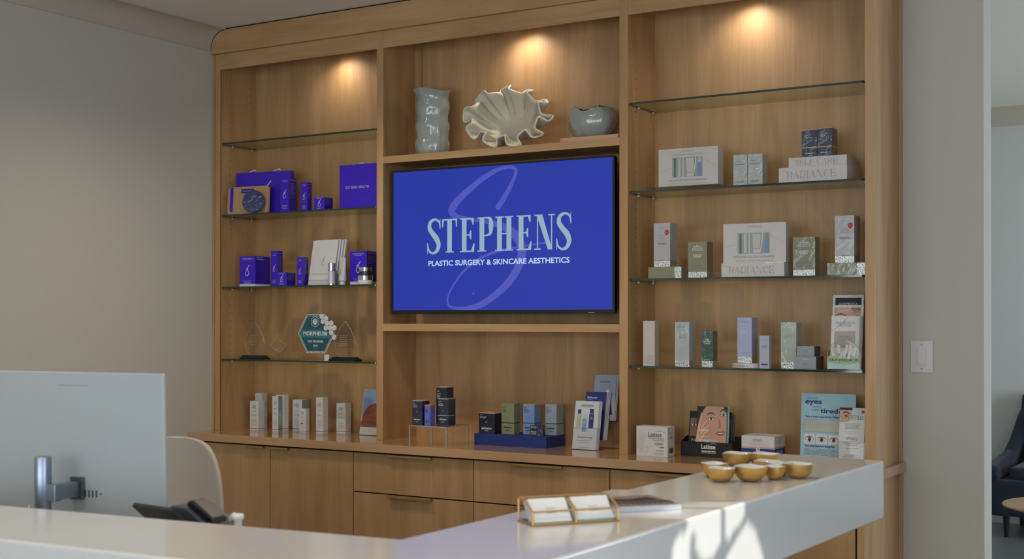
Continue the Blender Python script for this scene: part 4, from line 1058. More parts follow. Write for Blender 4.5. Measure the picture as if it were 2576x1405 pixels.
award('crystal drop trophy on a black plinth at the left, beside the crystal cube', 0.254, 0.060, 0.162, 0.136, 0.199, 0)
award('crystal drop trophy on a black plinth at the right, beside the teal plaque', 0.872, 0.055, 0.168, 0.132, 0.203, 1)
cb = thing('crystal_cube', 'clear crystal cube balanced on one corner between trophy and teal plaque', 'award', (0.415, 0.062, L4))
mb = MB(); mb.box(-0.032, -0.032, -0.032, 0.032, 0.032, 0.032, ACRYL)
q_ = 0.030
for a in (-q_, q_):
    for b in (-q_, q_):
        for e_ in (((a, b, -q_), (a, b, q_)), ((a, -q_, b), (a, q_, b)), ((-q_, a, b), (q_, a, b))): mb.tube(list(e_), 0.0013, ACEDGE, 5)  # pale tubes stand in for glints on the cube's edges
mb.build('cube', cb, bevel=0.004, seg=1, loc=(0, 0, 0.0556), rot=(radians(45), radians(35.26), radians(20)))
hp = thing('award_plaque', 'teal hexagonal acrylic award plaque with white honeycomb corner', 'award', (0.676, 0.070, L4))
def hexpts(cx, cz, r, sq=1.0, a0=0.0): return [(cx + r * cos(a0 + i * pi / 3), cz + r * sq * sin(a0 + i * pi / 3)) for i in range(6)]
HZ = 0.138
MB().prism(hexpts(0, HZ, 0.130, 0.95), -0.008, 0.008, ACRYL).build('acrylic_block', hp)
mb = MB()
o1 = hexpts(0, HZ, 0.1285, 0.95); o2 = hexpts(0, HZ, 0.120, 0.95)
A = Art((0, -0.0085, 0), step=.0001); A.poly(hexpts(0, HZ, 0.122, 0.95), INKW); A.poly(hexpts(0, HZ, 0.118, 0.95), TEAL); A.poly(hexpts(0, HZ, 0.113, 0.95), INKW); A.poly(hexpts(0, HZ, 0.1105, 0.95), TEAL)
TEAL2 = mat('teal_print_light', (40, 112, 118), rough=0.3, coat=0.5)
A.rect(-0.100, HZ - 0.022, 0.100, HZ + 0.020, TEAL2)
A.poly(hexpts(-0.006, HZ + 0.062, 0.030, 1.0, pi / 6), INKW); A.poly(hexpts(-0.006, HZ + 0.062, 0.0275, 1.0, pi / 6), TEAL)
A.poly(hexpts(-0.006, HZ + 0.062, 0.018, 1.0, pi / 6), INKW)
for i in range(4): A.ribbon([(-0.018, HZ + 0.053 + i * .006, .0016), (-0.006, HZ + 0.057 + i * .006, .0016), (0.006, HZ + 0.053 + i * .006, .0016)], TEAL, 3)
A.text('MORPHEUS8', -0.004, HZ - 0.010, INKW, w=0.160, h=0.021, bold=True)
A.text('TOP PROVIDER', -0.003, HZ - 0.046, INKW, w=0.104, h=0.0115, bold=True); A.text('2024', -0.003, HZ - 0.067, INKW, w=0.034, h=0.0095, bold=True)
A.rect(-0.022, HZ - 0.079, 0.014, HZ - 0.0782, INKW); A.text('INMODE', 0.002, HZ - 0.101, INKW, w=0.052, h=0.006); A.ell(-0.030, HZ - 0.098, .004, .004, INKW)
A.build('printed_front', hp)
hx = 0.0158
for i, (q, r_) in enumerate(((0, 0), (1, 0), (0, 1), (1, 1), (2, 1), (1, 2), (2, 2), (3, 2), (2, 3), (3, 4))):
    cx = 0.042 + q * hx * 1.75 + (r_ % 2) * hx * .45 ; cz = HZ + 0.078 - r_ * hx * 1.52 + (0.01 if q == 0 else 0)
    MB().prism(hexpts(cx, cz, hx * .96, 1.0, pi / 6), -0.0145, -0.0098, WHITE).build('honeycomb_cell', hp)
MB().box(-0.098, -0.020, 0.0, 0.094, 0.020, 0.0143, ACRYL).box(-0.098, -0.0202, 0.0, 0.094, -0.0200, 0.0012, ACEDGE).build('acrylic_foot', hp)
tg = thing('price_tag', 'small white card leaning against the foot of the teal plaque', 'card', (0.757, 0.030, L4)); MB().box(0, 0, 0, 0.031, 0.003, 0.031, WHITE).build('card', tg)

# ---- left bay, white sun-care cartons on the counter
def elta(A, w, h, big=True, mark=INKG, stripe=INKR, sz=0.035):
    A.ribbon([(w * .30, h * .815, .0006), (w * .5, h * .885, .0010), (w * .68, h * .80, .0006)], INKL, 5)
    A.text('elta', w * .5, h * .80, INKG, w=w * .42); A.text('MD', w * .5, h * .745, mark, w=w * .26)
    A.lines(w * .22, w * .78, h * .66, h * .63, 1, INKG, .5); A.lines(w * .2, w * .8, h * .54, h * .48, 2, INKL, .4); A.lines(w * .15, w * .85, h * .38, h * .16, 6, INKL, .22)
    A.rect(0, h * .055, w, h * .068, stripe)
def elta_side(A, d, h):
    A.lines(d * .15, d * .85, h * .66, h * .30, 5, INKL, .15); A.rect(0, h * .055, d, h * .068, INKR)
G = 'white sun-care cartons on the counter'
eA = lambda A, w, h: elta(A, w, h, mark=INKR)
carton('white carton at the back left, its top showing over another', 0.160, 0.166, C9, 0.050, 0.042, 0.197, WHITE, side=None)
carton('white carton with red marking, first from the left wall', 0.176, 0.108, C9, 0.060, 0.051, 0.157, WHITE, front=eA, side=elta_side)
carton('white carton with grey-blue stripe standing behind the slim teal-sided one', 0.322, 0.152, C9, 0.057, 0.037, 0.192, WHITE, front=elta, side=elta_side, side_m=WHITE)
def citamo(A, d, h):
    A.text('citamo', d * .78, h * .20, INKW, w=h * .38, al='l', rot=pi / 2); A.rect(0, h * .055, d, h * .068, INKR); A.rect(d * .15, h * .075, d * .85, h * .11, INKG)
carton('slim white carton with grey teal side lettered vertically', 0.332, 0.112, C9, 0.043, 0.028, 0.187, WHITE, front=elta, side=citamo, side_m=GSOAP)
def eltaB(A, w, h): elta(A, w, h, stripe=INKN)
carton('white carton with grey side panel and blue stripe', 0.390, 0.208, C9, 0.067, 0.061, 0.165, WHITE, front=eltaB, side_m=MGREY)
def eltaG(A, w, h): elta(A, w, h); A.rect(w * .25, h * .36, w * .62, h * .41, INKT)
carton('shorter white carton with a small green label', 0.503, 0.132, C9, 0.044, 0.031, 0.126, WHITE, front=eltaG, side=elta_side)
carton('tall slim white carton in the middle of the sun-care row', 0.610, 0.141, C9, 0.046, 0.042, 0.188, WHITE, front=elta, side=elta_side)
carton('white carton at the right end of the sun-care row', 0.691, 0.210, C9, 0.060, 0.047, 0.157, WHITE, front=eA, side=elta_side)
holder('clear acrylic stand holding a landscape leaflet beside the first post', 0.868, 0.170, C9, 0.150, 0.022, 0.10, 0.075, tilt=11)
def rock(A, w, h):
    A.rect(0, 0, w, h, WHITE); A.rect(0.002, h * .17, w, h * .995, mat('sky_print', (132, 160, 196), rough=.5))
    A.poly([(0.002, h * .17), (0.0, h * .22), (w * .05, h * .42), (w * .16, h * .56), (w * .30, h * .64), (w * .5, h * .70), (w * .8, h * .66), (w, h * .7), (w, h * .17)], ROCK); A.rect(0, 0, w, h * .17, WHITE)
    A.text('UPPER ACNE', w * .3, h * .07, INKL, w=w * .4)
booklet('leaflet with red rocks and blue sky half hidden by the first post', 0.872, 0.174, C9 + 0.0028, 0.142, 0.236, 0.012, 11, WHITE, rock)

# ================================================================ MIDDLE BAY, TOP SHELF
def rough_pot(name, label, x, y, z, prof, sx, sy, amp, seed, rim=None, n=72, rz=0.0, taper=None):
    t = thing(name, label, 'vase' if 'vase' in name else 'bowl', (x, y, z), rz)
    H = prof[-1][1]
    def fn(p, a):
        q = Vector((cos(a) * 1.3, sin(a) * 1.3, p.z * 14 + seed))
        d = noise.noise(q) * amp * .35 + noise.noise(q * 2.6) * amp * .60 + noise.noise(q * 6.0) * amp * .45
        r = Vector((p.x, p.y, 0)); L = r.length
        if L > 1e-6: r = r * (1 + d / max(L, .02))
        zz = p.z
        if rim and p.z > H * .70:
            zz += rim(a) * ((p.z - H * .70) / (H * .30))
        return Vector((r.x, r.y, zz))
    MB().lathe(prof, CELADON, n=n, sx=sx, sy=sy, fn=fn).build('pot', t, smooth=True, recalc=False)
    inner = [(max(r - 0.006, .001), z) for r, z in prof if z > H * .25]
    inner.reverse(); inner = [prof[-1]] + inner + [(0.001, inner[-1][1])]
    MB().lathe(inner, DARKIN, n=n, sx=sx, sy=sy, fn=fn, cap0=False).build('dark_lining', t, smooth=True, recalc=False)
    return t
pr = [(0.070, 0.0), (0.078, 0.004), (0.084, 0.03)] + [(0.086 + 0.004 * sin(i * 1.1), 0.03 + i * 0.0165) for i in range(1, 15)] + [(0.082, 0.282), (0.086, 0.300), (0.094, 0.315), (0.102, 0.328)]
rough_pot('tall_vase', 'tall dented grey-green ceramic vase with flared wavy rim', 1.357, 0.135, MS, pr, 0.97, 0.85, 0.0065, 3.1, rim=lambda a: 0.010 * sin(2 * a + .6) + 0.006 * sin(3 * a), rz=0.3)
PINKW = wood('pale_pink_maple', 'x', light=(212, 170, 132), dark=(190, 146, 108))
wd = thing('wooden_riser', 'thin pale maple board lying under the grey-green bowl', 'board', (2.150, 0.030, MS))
MB().box(0, 0, 0, 0.290, 0.215, 0.022, PINKW).build('board', wd, bevel=0.001)
MB().box(-0.006, -0.002, 0.0, -0.0003, 0.215, 0.0225, PINKW).build('edge_strip', wd)
pr = [(0.060, 0.0), (0.072, 0.004), (0.098, 0.030), (0.115, 0.060), (0.120, 0.085), (0.116, 0.110), (0.108, 0.128), (0.103, 0.140), (0.101, 0.146)]
rough_pot('squat_bowl', 'squat dented grey-green ceramic bowl with dark inside on a thin board', 2.243, 0.150, MS + 0.0225, pr, 1.02, 0.80, 0.010, 9.4, rim=lambda a: 0.014 * sin(a + 5.4) + 0.009 * sin(3 * a + 2.6) + 0.006 * sin(5 * a), rz=-0.1)
# clam shell bowl
sh = thing('clam_shell', 'large ivory clam shell bowl with deeply ruffled rim, tilted forward', 'shell', (1.795, 0.165, MS))
NR, NT = 22, 176
vs = []
def shp(s, a, off=0.0):
    A_ = 0.205; B_ = 0.150; NW = 10
    rf = 1 + 0.05 * cos(a * 2 + 0.3)
    e = s ** 1.05
    r = e * rf
    ruff = max(0.0, (s - 0.42) / 0.58) ** 1.25
    ph = NW * a + 0.8 * sin(a)
    wv = math.tanh(1.5 * sin(ph)) / math.tanh(1.5)
    k = r * (1 + 0.135 * ruff * wv)
    x = A_ * k * cos(a); y = B_ * k * sin(a) * 1.06
    z = 0.125 * s ** 3.0 + 0.018 * ruff * cos(ph) - 0.012 * ruff * wv + off * 0.0
    # ribs fold sideways near the rim
    x += sin(a) * 0.012 * ruff * sin(2 * ph) ; y += -cos(a) * 0.012 * ruff * sin(2 * ph)
    return (x, y, z)
mb = MB(); vs = [shp(j / NR, 2 * pi * i / NT) if j else (0, 0, 0.0) for j in range(NR + 1) for i in range(NT)]
fs = [(j * NT + i, j * NT + (i + 1) % NT, (j + 1) * NT + (i + 1) % NT, (j + 1) * NT + i) for j in range(NR) for i in range(NT)]
mb.add(vs, fs, SHELLM)
so = mb.build('shell_body', sh, smooth=True, recalc=False)
bm = bmesh.new(); bm.from_mesh(so.data); bmesh.ops.remove_doubles(bm, verts=bm.verts, dist=1e-5); bm.to_mesh(so.data); bm.free()
for p in so.data.polygons: p.use_smooth = True
sd = so.modifiers.new('thickness', 'SOLIDIFY'); sd.thickness = 0.006; sd.offset = -1
mb = MB(); ring = [shp(1.0, 2 * pi * i / NT) for i in range(NT + 1)]
mb.tube(ring, 0.0042, SHELLR, 8); ro = mb.build('shell_rim', sh, smooth=True)
sh_rot = (radians(60), radians(12), 0)
for o in (so, ro):
    o.rotation_euler = sh_rot
mn = Matrix.Rotation(sh_rot[1], 4, 'Y') @ Matrix.Rotation(sh_rot[0], 4, 'X')
zz = min((mn @ Vector(p)).z for p in [shp(1.0, 2 * pi * i / 360) for i in range(360)]); 
for o in (so, ro): o.location = (0.0, 0.045, -zz + 0.0055)
# ================================================================ MIDDLE BAY, COUNTER
def skb(A, w, h, c=INKW, word='skinbetter', nm=('Alto', 'Defense', 'Serum'), z0=.20, up=.86):
    for i, s_ in enumerate(nm[:1]): A.text(s_, w * .08, h * up, c, h=min(h * .045, w * .10), al='l')
    A.lines(w * .08, w * .55, h * (up - .03), h * (up - .15), 3, c, .35, al='l')
    A.ell(w * .44, h * .53, w * .025, w * .025, c, 8); A.ell(w * .51, h * .57, w * .025, w * .025, c, 8)
    A.text(word, w * .5, h * z0, c, w=w * .66, bold=True)
    A.lines(w * .3, w * .7, h * (z0 - .05), h * (z0 - .09), 1, c, .5)
def skd(A, w, h): skb(A, w, h, INKW)
def ski(A, w, h): skb(A, w, h, INK)
# acrylic riser
rs = thing('acrylic_riser', 'clear acrylic table-shaped riser holding three navy boxes and a periwinkle one', 'riser', (1.430, -0.160, C9))
RW, RD, RH = 0.215, 0.187, 0.098
MB().box(0, 0, RH - 0.005, RW, RD, RH, ACRYL).box(0, -0.0004, RH - 0.005, RW, 0, RH, ACEDGE).box(RW, 0, RH - 0.005, RW + 0.0004, RD, RH, ACEDGE).build('riser_top', rs)
for a, b in ((0, 0), (RW - 0.006, 0), (0, RD - 0.006), (RW - 0.006, RD - 0.006)):
    MB().box(a, b, 0, a + 0.006, b + 0.006, RH - 0.0052, ACEDGE).build('leg', rs)
zt = C9 + RH + 0.0002
carton('navy wrapped box with copper lid at the left on the clear riser', 1.430 + .004, -0.140, zt, 0.058, 0.060, 0.116, NAVY, front=skd, lid=COPPER, lid_h=.004)
carton('small periwinkle box with orange top on the clear riser', 1.499, -0.131, zt, 0.034, 0.037, 0.097, PERI, front=lambda A, w, h: (A.lines(w * .1, w * .6, h * .8, h * .62, 4, INKN, .4, al='l'), A.lines(w * .1, w * .9, h * .25, h * .1, 2, INKN, .4)), lid=ORANGE, lid_h=.008)
carton('tallest navy box at the back of the clear riser', 1.500, -0.035, zt, 0.061, 0.057, 0.178, NAVYF, front=skd, lid=COPPER, lid_h=.004)
carton('navy box with silver lid and pale band at the right front of the riser', 1.553, -0.099, zt, 0.061, 0.060, 0.127, NAVY, front=skd, lid=SILVER, lid_h=.004, band=SILVER, band_z=.045)
# blue platform
pf = bx('display_platform', None, 1.650, 0.068, C9, 2.048, 0.242, 0.953, BLUEP, bevel=0.001)
tag(pf, 'royal blue rectangular platform on the counter under five small boxes', 'platform')
zp = 0.9533
carton('squat navy box with copper lid at the left on the blue platform', 1.670, 0.078, zp, 0.089, 0.069, 0.100, NAVYF, front=skd, lid=COPPER, lid_h=.005)
carton('olive wrapped box on the blue platform', 1.785, 0.098, zp, 0.070, 0.050, 0.146, OLIVE, front=ski, band=NAVYF, band_z=.052)
carton('sky blue wrapped box behind the small navy jar box', 1.880, 0.139, zp, 0.062, 0.060, 0.143, SKYB, front=ski, band=INKN, band_z=.052, lid=COPPER, lid_h=.003)
jb = thing('jar_box', 'small low navy jar box with chamfered corner on the blue platform', 'box', (1.952, 0.073, zp))
MB().prism([(0.006, 0), (0.046, 0), (0.066, 0.020), (0.066, 0.036), (0.050, 0.052), (0.006, 0.052), (0, 0.040), (0, 0.010)], 0, 0.050, NAVY, axis='z').build('carton', jb, bevel=.0008)
A = Art((0.006, -0.0002, 0)); A.lines(.003, .036, .046, .036, 2, INKW, .4, al='l'); A.text('skinbetter', .02, .018, INKW, w=.032, bold=True); A.lines(.004, .036, .014, .008, 1, INKW, .5); A.build('printed_front', jb)
A = Art((0.046, -0.0002, 0), ax=(1, 1, 0), out=(1, -1, 0)); A.rect(.012, .0245, .017, .0255, INKW); A.rect(.014, .0225, .015, .0275, INKW); A.build('printed_corner', jb)
carton('pale blue wrapped box at the right on the blue platform', 1.987, 0.166, zp, 0.060, 0.067, 0.145, PALEB, front=ski, band=NAVYF, band_z=.052, lid=COPPER, lid_h=.003)

# brochure tiers of the middle bay
def bottle_art(A, x, z, w, h, body, cap):
    A.rect(x - w / 2, z, x + w / 2, z + h * .74, body); A.rect(x - w * .40, z + h * .76, x + w * .40, z + h, cap); A.lines(x - w * .3, x + w * .3, z + h * .6, z + h * .45, 3, INKW, .3)
BT = 10
def fast(A, w, h):
    A.text('skinbetter', w * .52, h * .885, INKG, w=w * .52, bold=True); A.lines(w * .3, w * .72, h * .875, h * .865, 1, INKL, .5)
    bottle_art(A, w * .20, h * .46, w * .18, h * .36, mat('olive_bottle_print', (168, 172, 128)), INKN)
    bottle_art(A, w * .44, h * .36, w * .18, h * .36, SKYB, CHROME)
    bottle_art(A, w * .72, h * .44, w * .20, h * .40, INKN, INKN)
    A.text('The Fastest-Growing', w * .5, h * .225, INKG, w=w * .62, bold=True); A.text('Professional Skincare Brand', w * .5, h * .175, INKL, w=w * .62); A.text('in the United States', w * .5, h * .13, INKL, w=w * .44)
    A.lines(w * .2, w * .8, h * .05, h * .03, 1, INKL, .4)
G3 = 'pale leaflets in the front tier of the acrylic stand'
G4 = 'navy leaflets in the second tier of the acrylic stand'
hx0 = 2.165
hs = holder('tiered clear acrylic leaflet stand beside the second post in the middle bay', hx0 - .004, 0.098, C9, 0.136, 0.020, 0.20, 0.10, tilt=BT)
for i in range(4):
    booklet('pale leaflet with three bottles, ' + ('frontmost in the clear stand by the second post' if i == 0 else ('second', 'third', 'fourth')[i - 1] + ' in the front pile of the stand'), hx0 + i * .003, 0.1015 + i * .0040, C9 + .0028, 0.123, 0.222 - (i % 2) * .002, 0.0036, BT, PAPER, fast if i == 0 else None, G3, edge=PAGE)
def rewind(A, w, h):
    A.rect(0, 0, w, h, INKN); A.text('BioRewind', w * .10, h * .86, INKW, w=w * .46, al='l', bold=True); A.text('by skinbetter', w * .10, h * .82, INKW, w=w * .26, al='l')
for i in range(4):
    booklet('navy leaflet ' + ('frontmost in the second tier behind the pale bottle leaflets' if i == 0 else 'seen by its edge, %s in the second tier' % ('second', 'third', 'fourth')[i - 1]), 2.188 + i * .004, 0.158 + i * .0058, C9 + .0028 + .04, 0.108, 0.222, 0.0030, BT, PAPER, rewind if i == 0 else None, G4, edge=PAGE)
def top_leaf(A, w, h):
    A.rect(0, 0, w, h, mat('pale_sky_print', (160, 178, 196), rough=.4)); A.text('skinbetter', w * .5, h * .83, INKG, w=w * .48, bold=True); A.lines(w * .35, w * .72, h * .80, h * .79, 1, INKL, .5)
    A.ell(w * .34, h * .58, w * .085, w * .085, INKN); A.ell(w * .34, h * .58, w * .04, w * .04, INKW); A.ribbon([(w * .34, h * .54, .003), (w * .36, h * .46, .003), (w * .42, h * .40, .003)], INKN, 4)
    A.poly([(w * .60, h * .52), (w * .76, h * .55), (w * .93, h * .13), (w * .76, h * .11)], INKN); A.poly([(w * .56, h * .66), (w * .70, h * .69), (w * .76, h * .56), (w * .61, h * .53)], CHROME)
for i in range(3):
    booklet(('tall pale blue leaflet with a dark dropper bottle, highest in the stand', 'leaflet edge directly behind the highest pale blue leaflet', 'rearmost leaflet in the highest tier of the stand')[i], 2.212 + i * .004, 0.206 + i * .0055, C9 + .13, 0.113, 0.212, 0.0035, BT, PAPER, top_leaf if i == 0 else None, None, edge=PAGE)
MB().box(0.060, 0.108, 0.0, 0.176, 0.160, 0.0020, ACRYL).box(0.058, 0.1000, 0.0022, 0.060, 0.145, 0.17, ACRYL).box(0.176, 0.1000, 0.0022, 0.178, 0.160, 0.24, ACRYL).build('upper_tier', hs)
MB().box(0.060, 0.102, 0.1265, 0.1755, 0.150, 0.1285, ACRYL).box(0.036, 0.058, 0.0395, 0.0575, 0.10, 0.0412, ACRYL).build('tier_floor', hs)

# ================================================================ RIGHT BAY
def gift_art(title):
    def f(A, w, h):
        A.ribbon([(0.0, h * .42, .0012), (w * .25, h * .48, .001), (w * .45, h * .52, .001)], INKL, 4); A.ribbon([(w * .70, h * .72, .0012), (w * .85, h * .60, .0012), (w, h * .45, .001)], INKL, 4)
        A.text('SKINMEDICA', w * .5, h * .895, INKL, w=w * .22)
        A.text(title, w * .5, h * .805, INKW if title.startswith('THE') else INKL, w=w * .50)
        x0, x1, z0, z1 = w * .235, w * .745, h * .24, h * .76
        A.rect(x0, z0, x1, z1, mat('window_recess_grey', (150, 156, 148), rough=.3)); A.rect(x0 + w * .175, z0, x0 + w * .195, z1, OFFW)
        A.rect(x0 + w * .03, z0 + h * .01, x0 + w * .065, z1 - h * .02, mat('tube_dark_green_print', (96, 112, 100), rough=.3)); A.rect(x0 + w * .10, z0 + h * .01, x0 + w * .145, z1 - h * .01, CHROME)
        A.poly([(x0 + w * .235, z1 - h * .03), (x0 + w * .37, z1 - h * .03), (x0 + w * .355, z0 + h * .12), (x0 + w * .25, z0 + h * .12)], mat('tube_cream_print', (186, 186, 176), rough=.4)); A.rect(x0 + w * .25, z0 + h * .01, x0 + w * .355, z0 + h * .10, OFFW)
        A.rect(x0 + w * .43, z0 + h * .01, x0 + w * .495, z0 + h * .36, mat('bottle_blue_print', (112, 138, 178), rough=.3)); A.rect(x0 + w * .44, z0 + h * .37, x0 + w * .485, z1 - h * .01, CHROME)
        A.ribbon([(x0 + w * .40, z1, .003), (x0 + w * .39, z1 - h * .2, .004), (x0 + w * .36, z0 + h * .02, .002)], INKW, 5)
        A.lines(w * .17, w * .83, h * .19, h * .13, 2, INKG, .28, ragged=False); A.lines(w * .2, w * .8, h * .09, h * .04, 2, INKL, .25, ragged=False)
    return f
bxf = bx('acrylic_plinth', None, 2.563, 0.030, R2, 2.915, 0.135, R2 + 0.0148, ACRYL)
tag(bxf, 'low clear acrylic plinth under the upper window gift box', 'plinth')
carton('pale gift box with display window on the upper right glass shelf', 2.625, 0.055, R2 + .0152, 0.279, 0.061, 0.165, OFFW, front=gift_art('DIAMOND COLLECTION'), name='gift_box')
def wrapg(A, w, h): A.text('InterFuse', w * .42, h * .78, INKG, w=w * .36); A.lines(w * .15, w * .8, h * .72, h * .66, 1, INKG, .4); A.text('skinbetter', w * .5, h * .12, INKG, w=w * .55, bold=True)
carton('pale grey wrapped box, left of a matching pair on the upper shelf', 2.976, 0.050, R2, 0.0625, 0.055, 0.134, GREYW, front=wrapg, band=BRASS, band_z=.036)
carton('pale grey wrapped box, right of a matching pair on the upper shelf', 3.0405, 0.050, R2, 0.0655, 0.061, 0.133, GREYW, front=wrapg, band=BRASS, band_z=.036)
def title_box(word, t=.0042, over=None):
    def f(A, w, h):
        serif_word(A, word, w * .12, w * .84, h * .25, h * .50, INKC, h * .065, .0006, .0007)
        if over: A.text(over, w * .5, h * .40, INKW, w=w * .60)
        A.ribbon([(w * .02, h * .9, .0008), (w * .3, h * .4, .0008), (w * .45, h * .1, .0008)], INKL, 4)
    return f
carton('wide flat pale box with copper serif title, under a smaller title box', 3.188, 0.020, R2, 0.287, 0.176, 0.062, OFFW, front=title_box('RADIANCE'))
carton('flat pale box with two-word copper title lying on the widest title box', 3.220, 0.050, R2 + .0623, 0.245, 0.137, 0.043, OFFW, front=title_box('SELF CARE'))
def wrapn(A, w, h): A.text('InterFuse', w * .42, h * .80, INKS, w=w * .36); A.lines(w * .12, w * .7, h * .74, h * .70, 1, INKS, .4); A.text('skinbetter', w * .5, h * .13, INKS, w=w * .55, bold=True)
carton('navy wrapped box with copper band, left of the pair atop the title boxes', 3.266, 0.080, R2 + .1056, 0.0645, 0.072, 0.116, NAVY, front=wrapn, lid=COPPER, lid_h=.003, band=COPPER, band_z=.040)
carton('navy wrapped box with copper band, right of the pair atop the title boxes', 3.332, 0.080, R2 + .1056, 0.0615, 0.074, 0.119, NAVY, front=wrapn, lid=COPPER, lid_h=.003, band=COPPER, band_z=.040)

# third shelf of the right bay
def badge(A, w, h):
    A.text('SkinMedica', w * .5, h * .875, INKL, w=w * .40); A.ell(w * .5, h * .925, w * .02, w * .02, INKL, 10)
    A.lines(w * .2, w * .8, h * .74, h * .62, 3, INKL, .45)
    A.rect(w * .25, h * .505, w * .75, h * .545, INKG); A.text('NEW COSMETIC SIZE', w * .5, h * .516, INKW, w=w * .42)
    A.lines(w * .3, w * .7, h * .165, h * .15, 1, INKG, .6)
    A.ell(w * .80, h * .79, w * .13, w * .13, INKR, 16); A.poly([(w * .74, h * .72), (w * .86, h * .72), (w * .84, h * .78), (w * .76, h * .78)], INKR); A.text('NEW', w * .80, h * .783, INKW, w=w * .12)
def lum(A, w, h):
    A.text('SkinMedica', w * .5, h * .845, INKW, w=w * .42, bold=True); A.ell(w * .48, h * .905, w * .028, w * .028, INKW, 12)
    A.rect(w * .24, h * .755, w * .76, h * .825, INKW); A.rect(w * .26, h * .765, w * .74, h * .815, OLIVE2); A.text('NEW COSMETIC SIZE', w * .5, h * .78, INKW, w=w * .40)
    A.text('LUMIVIVE', w * .5, h * .605, INKW, w=w * .44, bold=True); A.text('SYSTEM', w * .5, h * .55, INKW, w=w * .36, bold=True)
    A.lines(w * .08, w * .92, h * .37, h * .32, 2, INKG, .4); A.lines(w * .1, w * .9, h * .28, h * .24, 1, INKG, .4)
def lowbox(label, x, y, w, d, h):
    t = thing('product_box', label, 'box', (x, y, R3), 0)
    MB().box(0, 0, 0, w * .79, d, h, OLIVE2).build('carton', t, bevel=.0008); MB().box(w * .79 + .0002, 0.0003, 0, w, d - .0003, h - .0003, SILVER).build('foil_end', t, bevel=.0008)
lowbox('low olive box lying flat at the left under a tall grey carton', 2.591, 0.020, 0.158, 0.11, 0.050)
carton('tall grey carton with red seal standing on the left low olive box', 2.611, 0.035, R3 + .0502, 0.078, 0.078, 0.192, GREY, front=badge, strip=SILVER, strip_h=.028)
carton('olive carton with silver base left of the window gift box', 2.776, 0.03, R3, 0.088, 0.067, 0.155, OLIVE2, front=lum, strip=SILVER, strip_h=.026)
carton('flat pale box with copper serif title under the window gift box', 2.932, 0.024, R3, 0.278, 0.098, 0.058, OFFW, front=title_box('RADIANCE', over='THE RADIANCE COLLECTION'))
carton('pale gift box with display window standing on a flat title box', 2.934, 0.040, R3 + .0583, 0.278, 0.066, 0.168, OFFW, front=gift_art('THE RADIANCE COLLECTION'), name='gift_box')
carton('olive carton with silver base right of the window gift box', 3.245, 0.03, R3, 0.094, 0.059, 0.160, OLIVE2, front=lum, strip=SILVER, strip_h=.026)
lowbox('low olive box lying flat at the right end of the shelf', 3.391, 0.025, 0.155, 0.11, 0.050)
carton('tall grey carton with red seal standing on the right low olive box', 3.418, 0.040, R3 + .0502, 0.080, 0.082, 0.192, GREY, front=badge, strip=SILVER, strip_h=.028)

# lowest shelf of the right bay
def skm(word=None, c=INKW, c2=INKW, low=INKG, nlow=0):
    def f(A, w, h):
        A.ell(w * .36, h * .935, w * .05, w * .05, c, 12); A.text('SkinMedica', w * .42, h * .875, c, w=w * .62, bold=True)
        if word:
            for i, s_ in enumerate(word): A.text(s_, w * .5, h * (.70 - i * .035), c2, w=w * .5 if len(s_) > 4 else w * .25)
        A.lines(w * .2, w * .8, h * .09, h * .075, 1, low, .6)
        if nlow: A.lines(w * .15, w * .9, h * .24, h * .12, nlow, low, .2)
    return f
carton('slim beige carton at the left end of the lowest glass shelf', 2.564, 0.025, R4, 0.056, 0.041, 0.198, BEIGE, front=skm(('RETINOL', 'COMPLEX', '0.5'), INKW, INKW, INKL, 5))
carton('tall grey wrapped carton with foil base, second on the lowest shelf', 2.722, 0.012, R4, 0.067, 0.071, 0.194, GREYW, front=skm(('TNS', 'CERAMIDE', 'CREAM'), INKL, INKL, INKG), strip=SILVER, strip_h=.028)
def tnsr(A, w, h):
    for i, s_ in enumerate(('TNS', 'RECOVERY', 'COMPLEX')): A.text(s_, w * .5, h * (.74 - i * .05), INKW, w=w * (.32, .62, .56)[i], bold=True)
    A.lines(w * .2, w * .8, h * .22, h * .20, 1, INKW, .6)
carton('dark green foil-wrapped carton on the lowest shelf', 2.842, 0.022, R4, 0.051, 0.053, 0.155, DGREEN, front=tnsr, strip=SILVER, strip_h=.028)
pl = thing('display_plinth', 'low oval pale plinth under the lavender-blue carton', 'plinth', (3.032, 0.080, R4))
MB().lathe([(0.069, 0), (0.070, 0.001), (0.070, 0.019), (0.068, 0.0205)], OFFW, n=48, cap1=True, sy=0.95).build('plinth_body', pl)
A = Art((0, -0.0670, 0)); A.text('SKINMEDICA', -0.012, 0.006, INKG, w=0.072, h=.0075); A.build('printed_front', pl)
def ha(A, w, h):
    A.text('SkinMedica', w * .5, h * .90, INKL, w=w * .5); A.text('HA', w * .44, h * .66, INKW, w=w * .34); A.text('5', w * .68, h * .70, INKW, w=w * .06); A.rect(w * .15, h * .63, w * .9, h * .633, INKW); A.lines(w * .2, w * .8, h * .25, h * .20, 2, INKL, .3)
carton('lavender-blue carton with foil base standing on the oval plinth', 2.996, 0.044, R4 + .0207, 0.064, 0.070, 0.192, LAV, front=ha, strip=SILVER, strip_h=.026)
def slimf(A, w, h):
    A.text('Hydrating', w * .5, h * .66, INKT, w=w * .6, bold=True); A.text('Moisturizer', w * .5, h * .62, INKT, w=w * .5, bold=True); A.rect(w * .15, h * .11, w * .85, h * .145, INKN); A.lines(w * .2, w * .8, h * .88, h * .86, 1, INKL, .5); A.lines(w * .2, w * .8, h * .07, h * .05, 1, INKG, .5)
carton('narrow lavender-grey carton with a blue label line beside the plinth', 3.106, 0.012, R4, 0.043, 0.024, 0.137, LAVG, front=slimf)
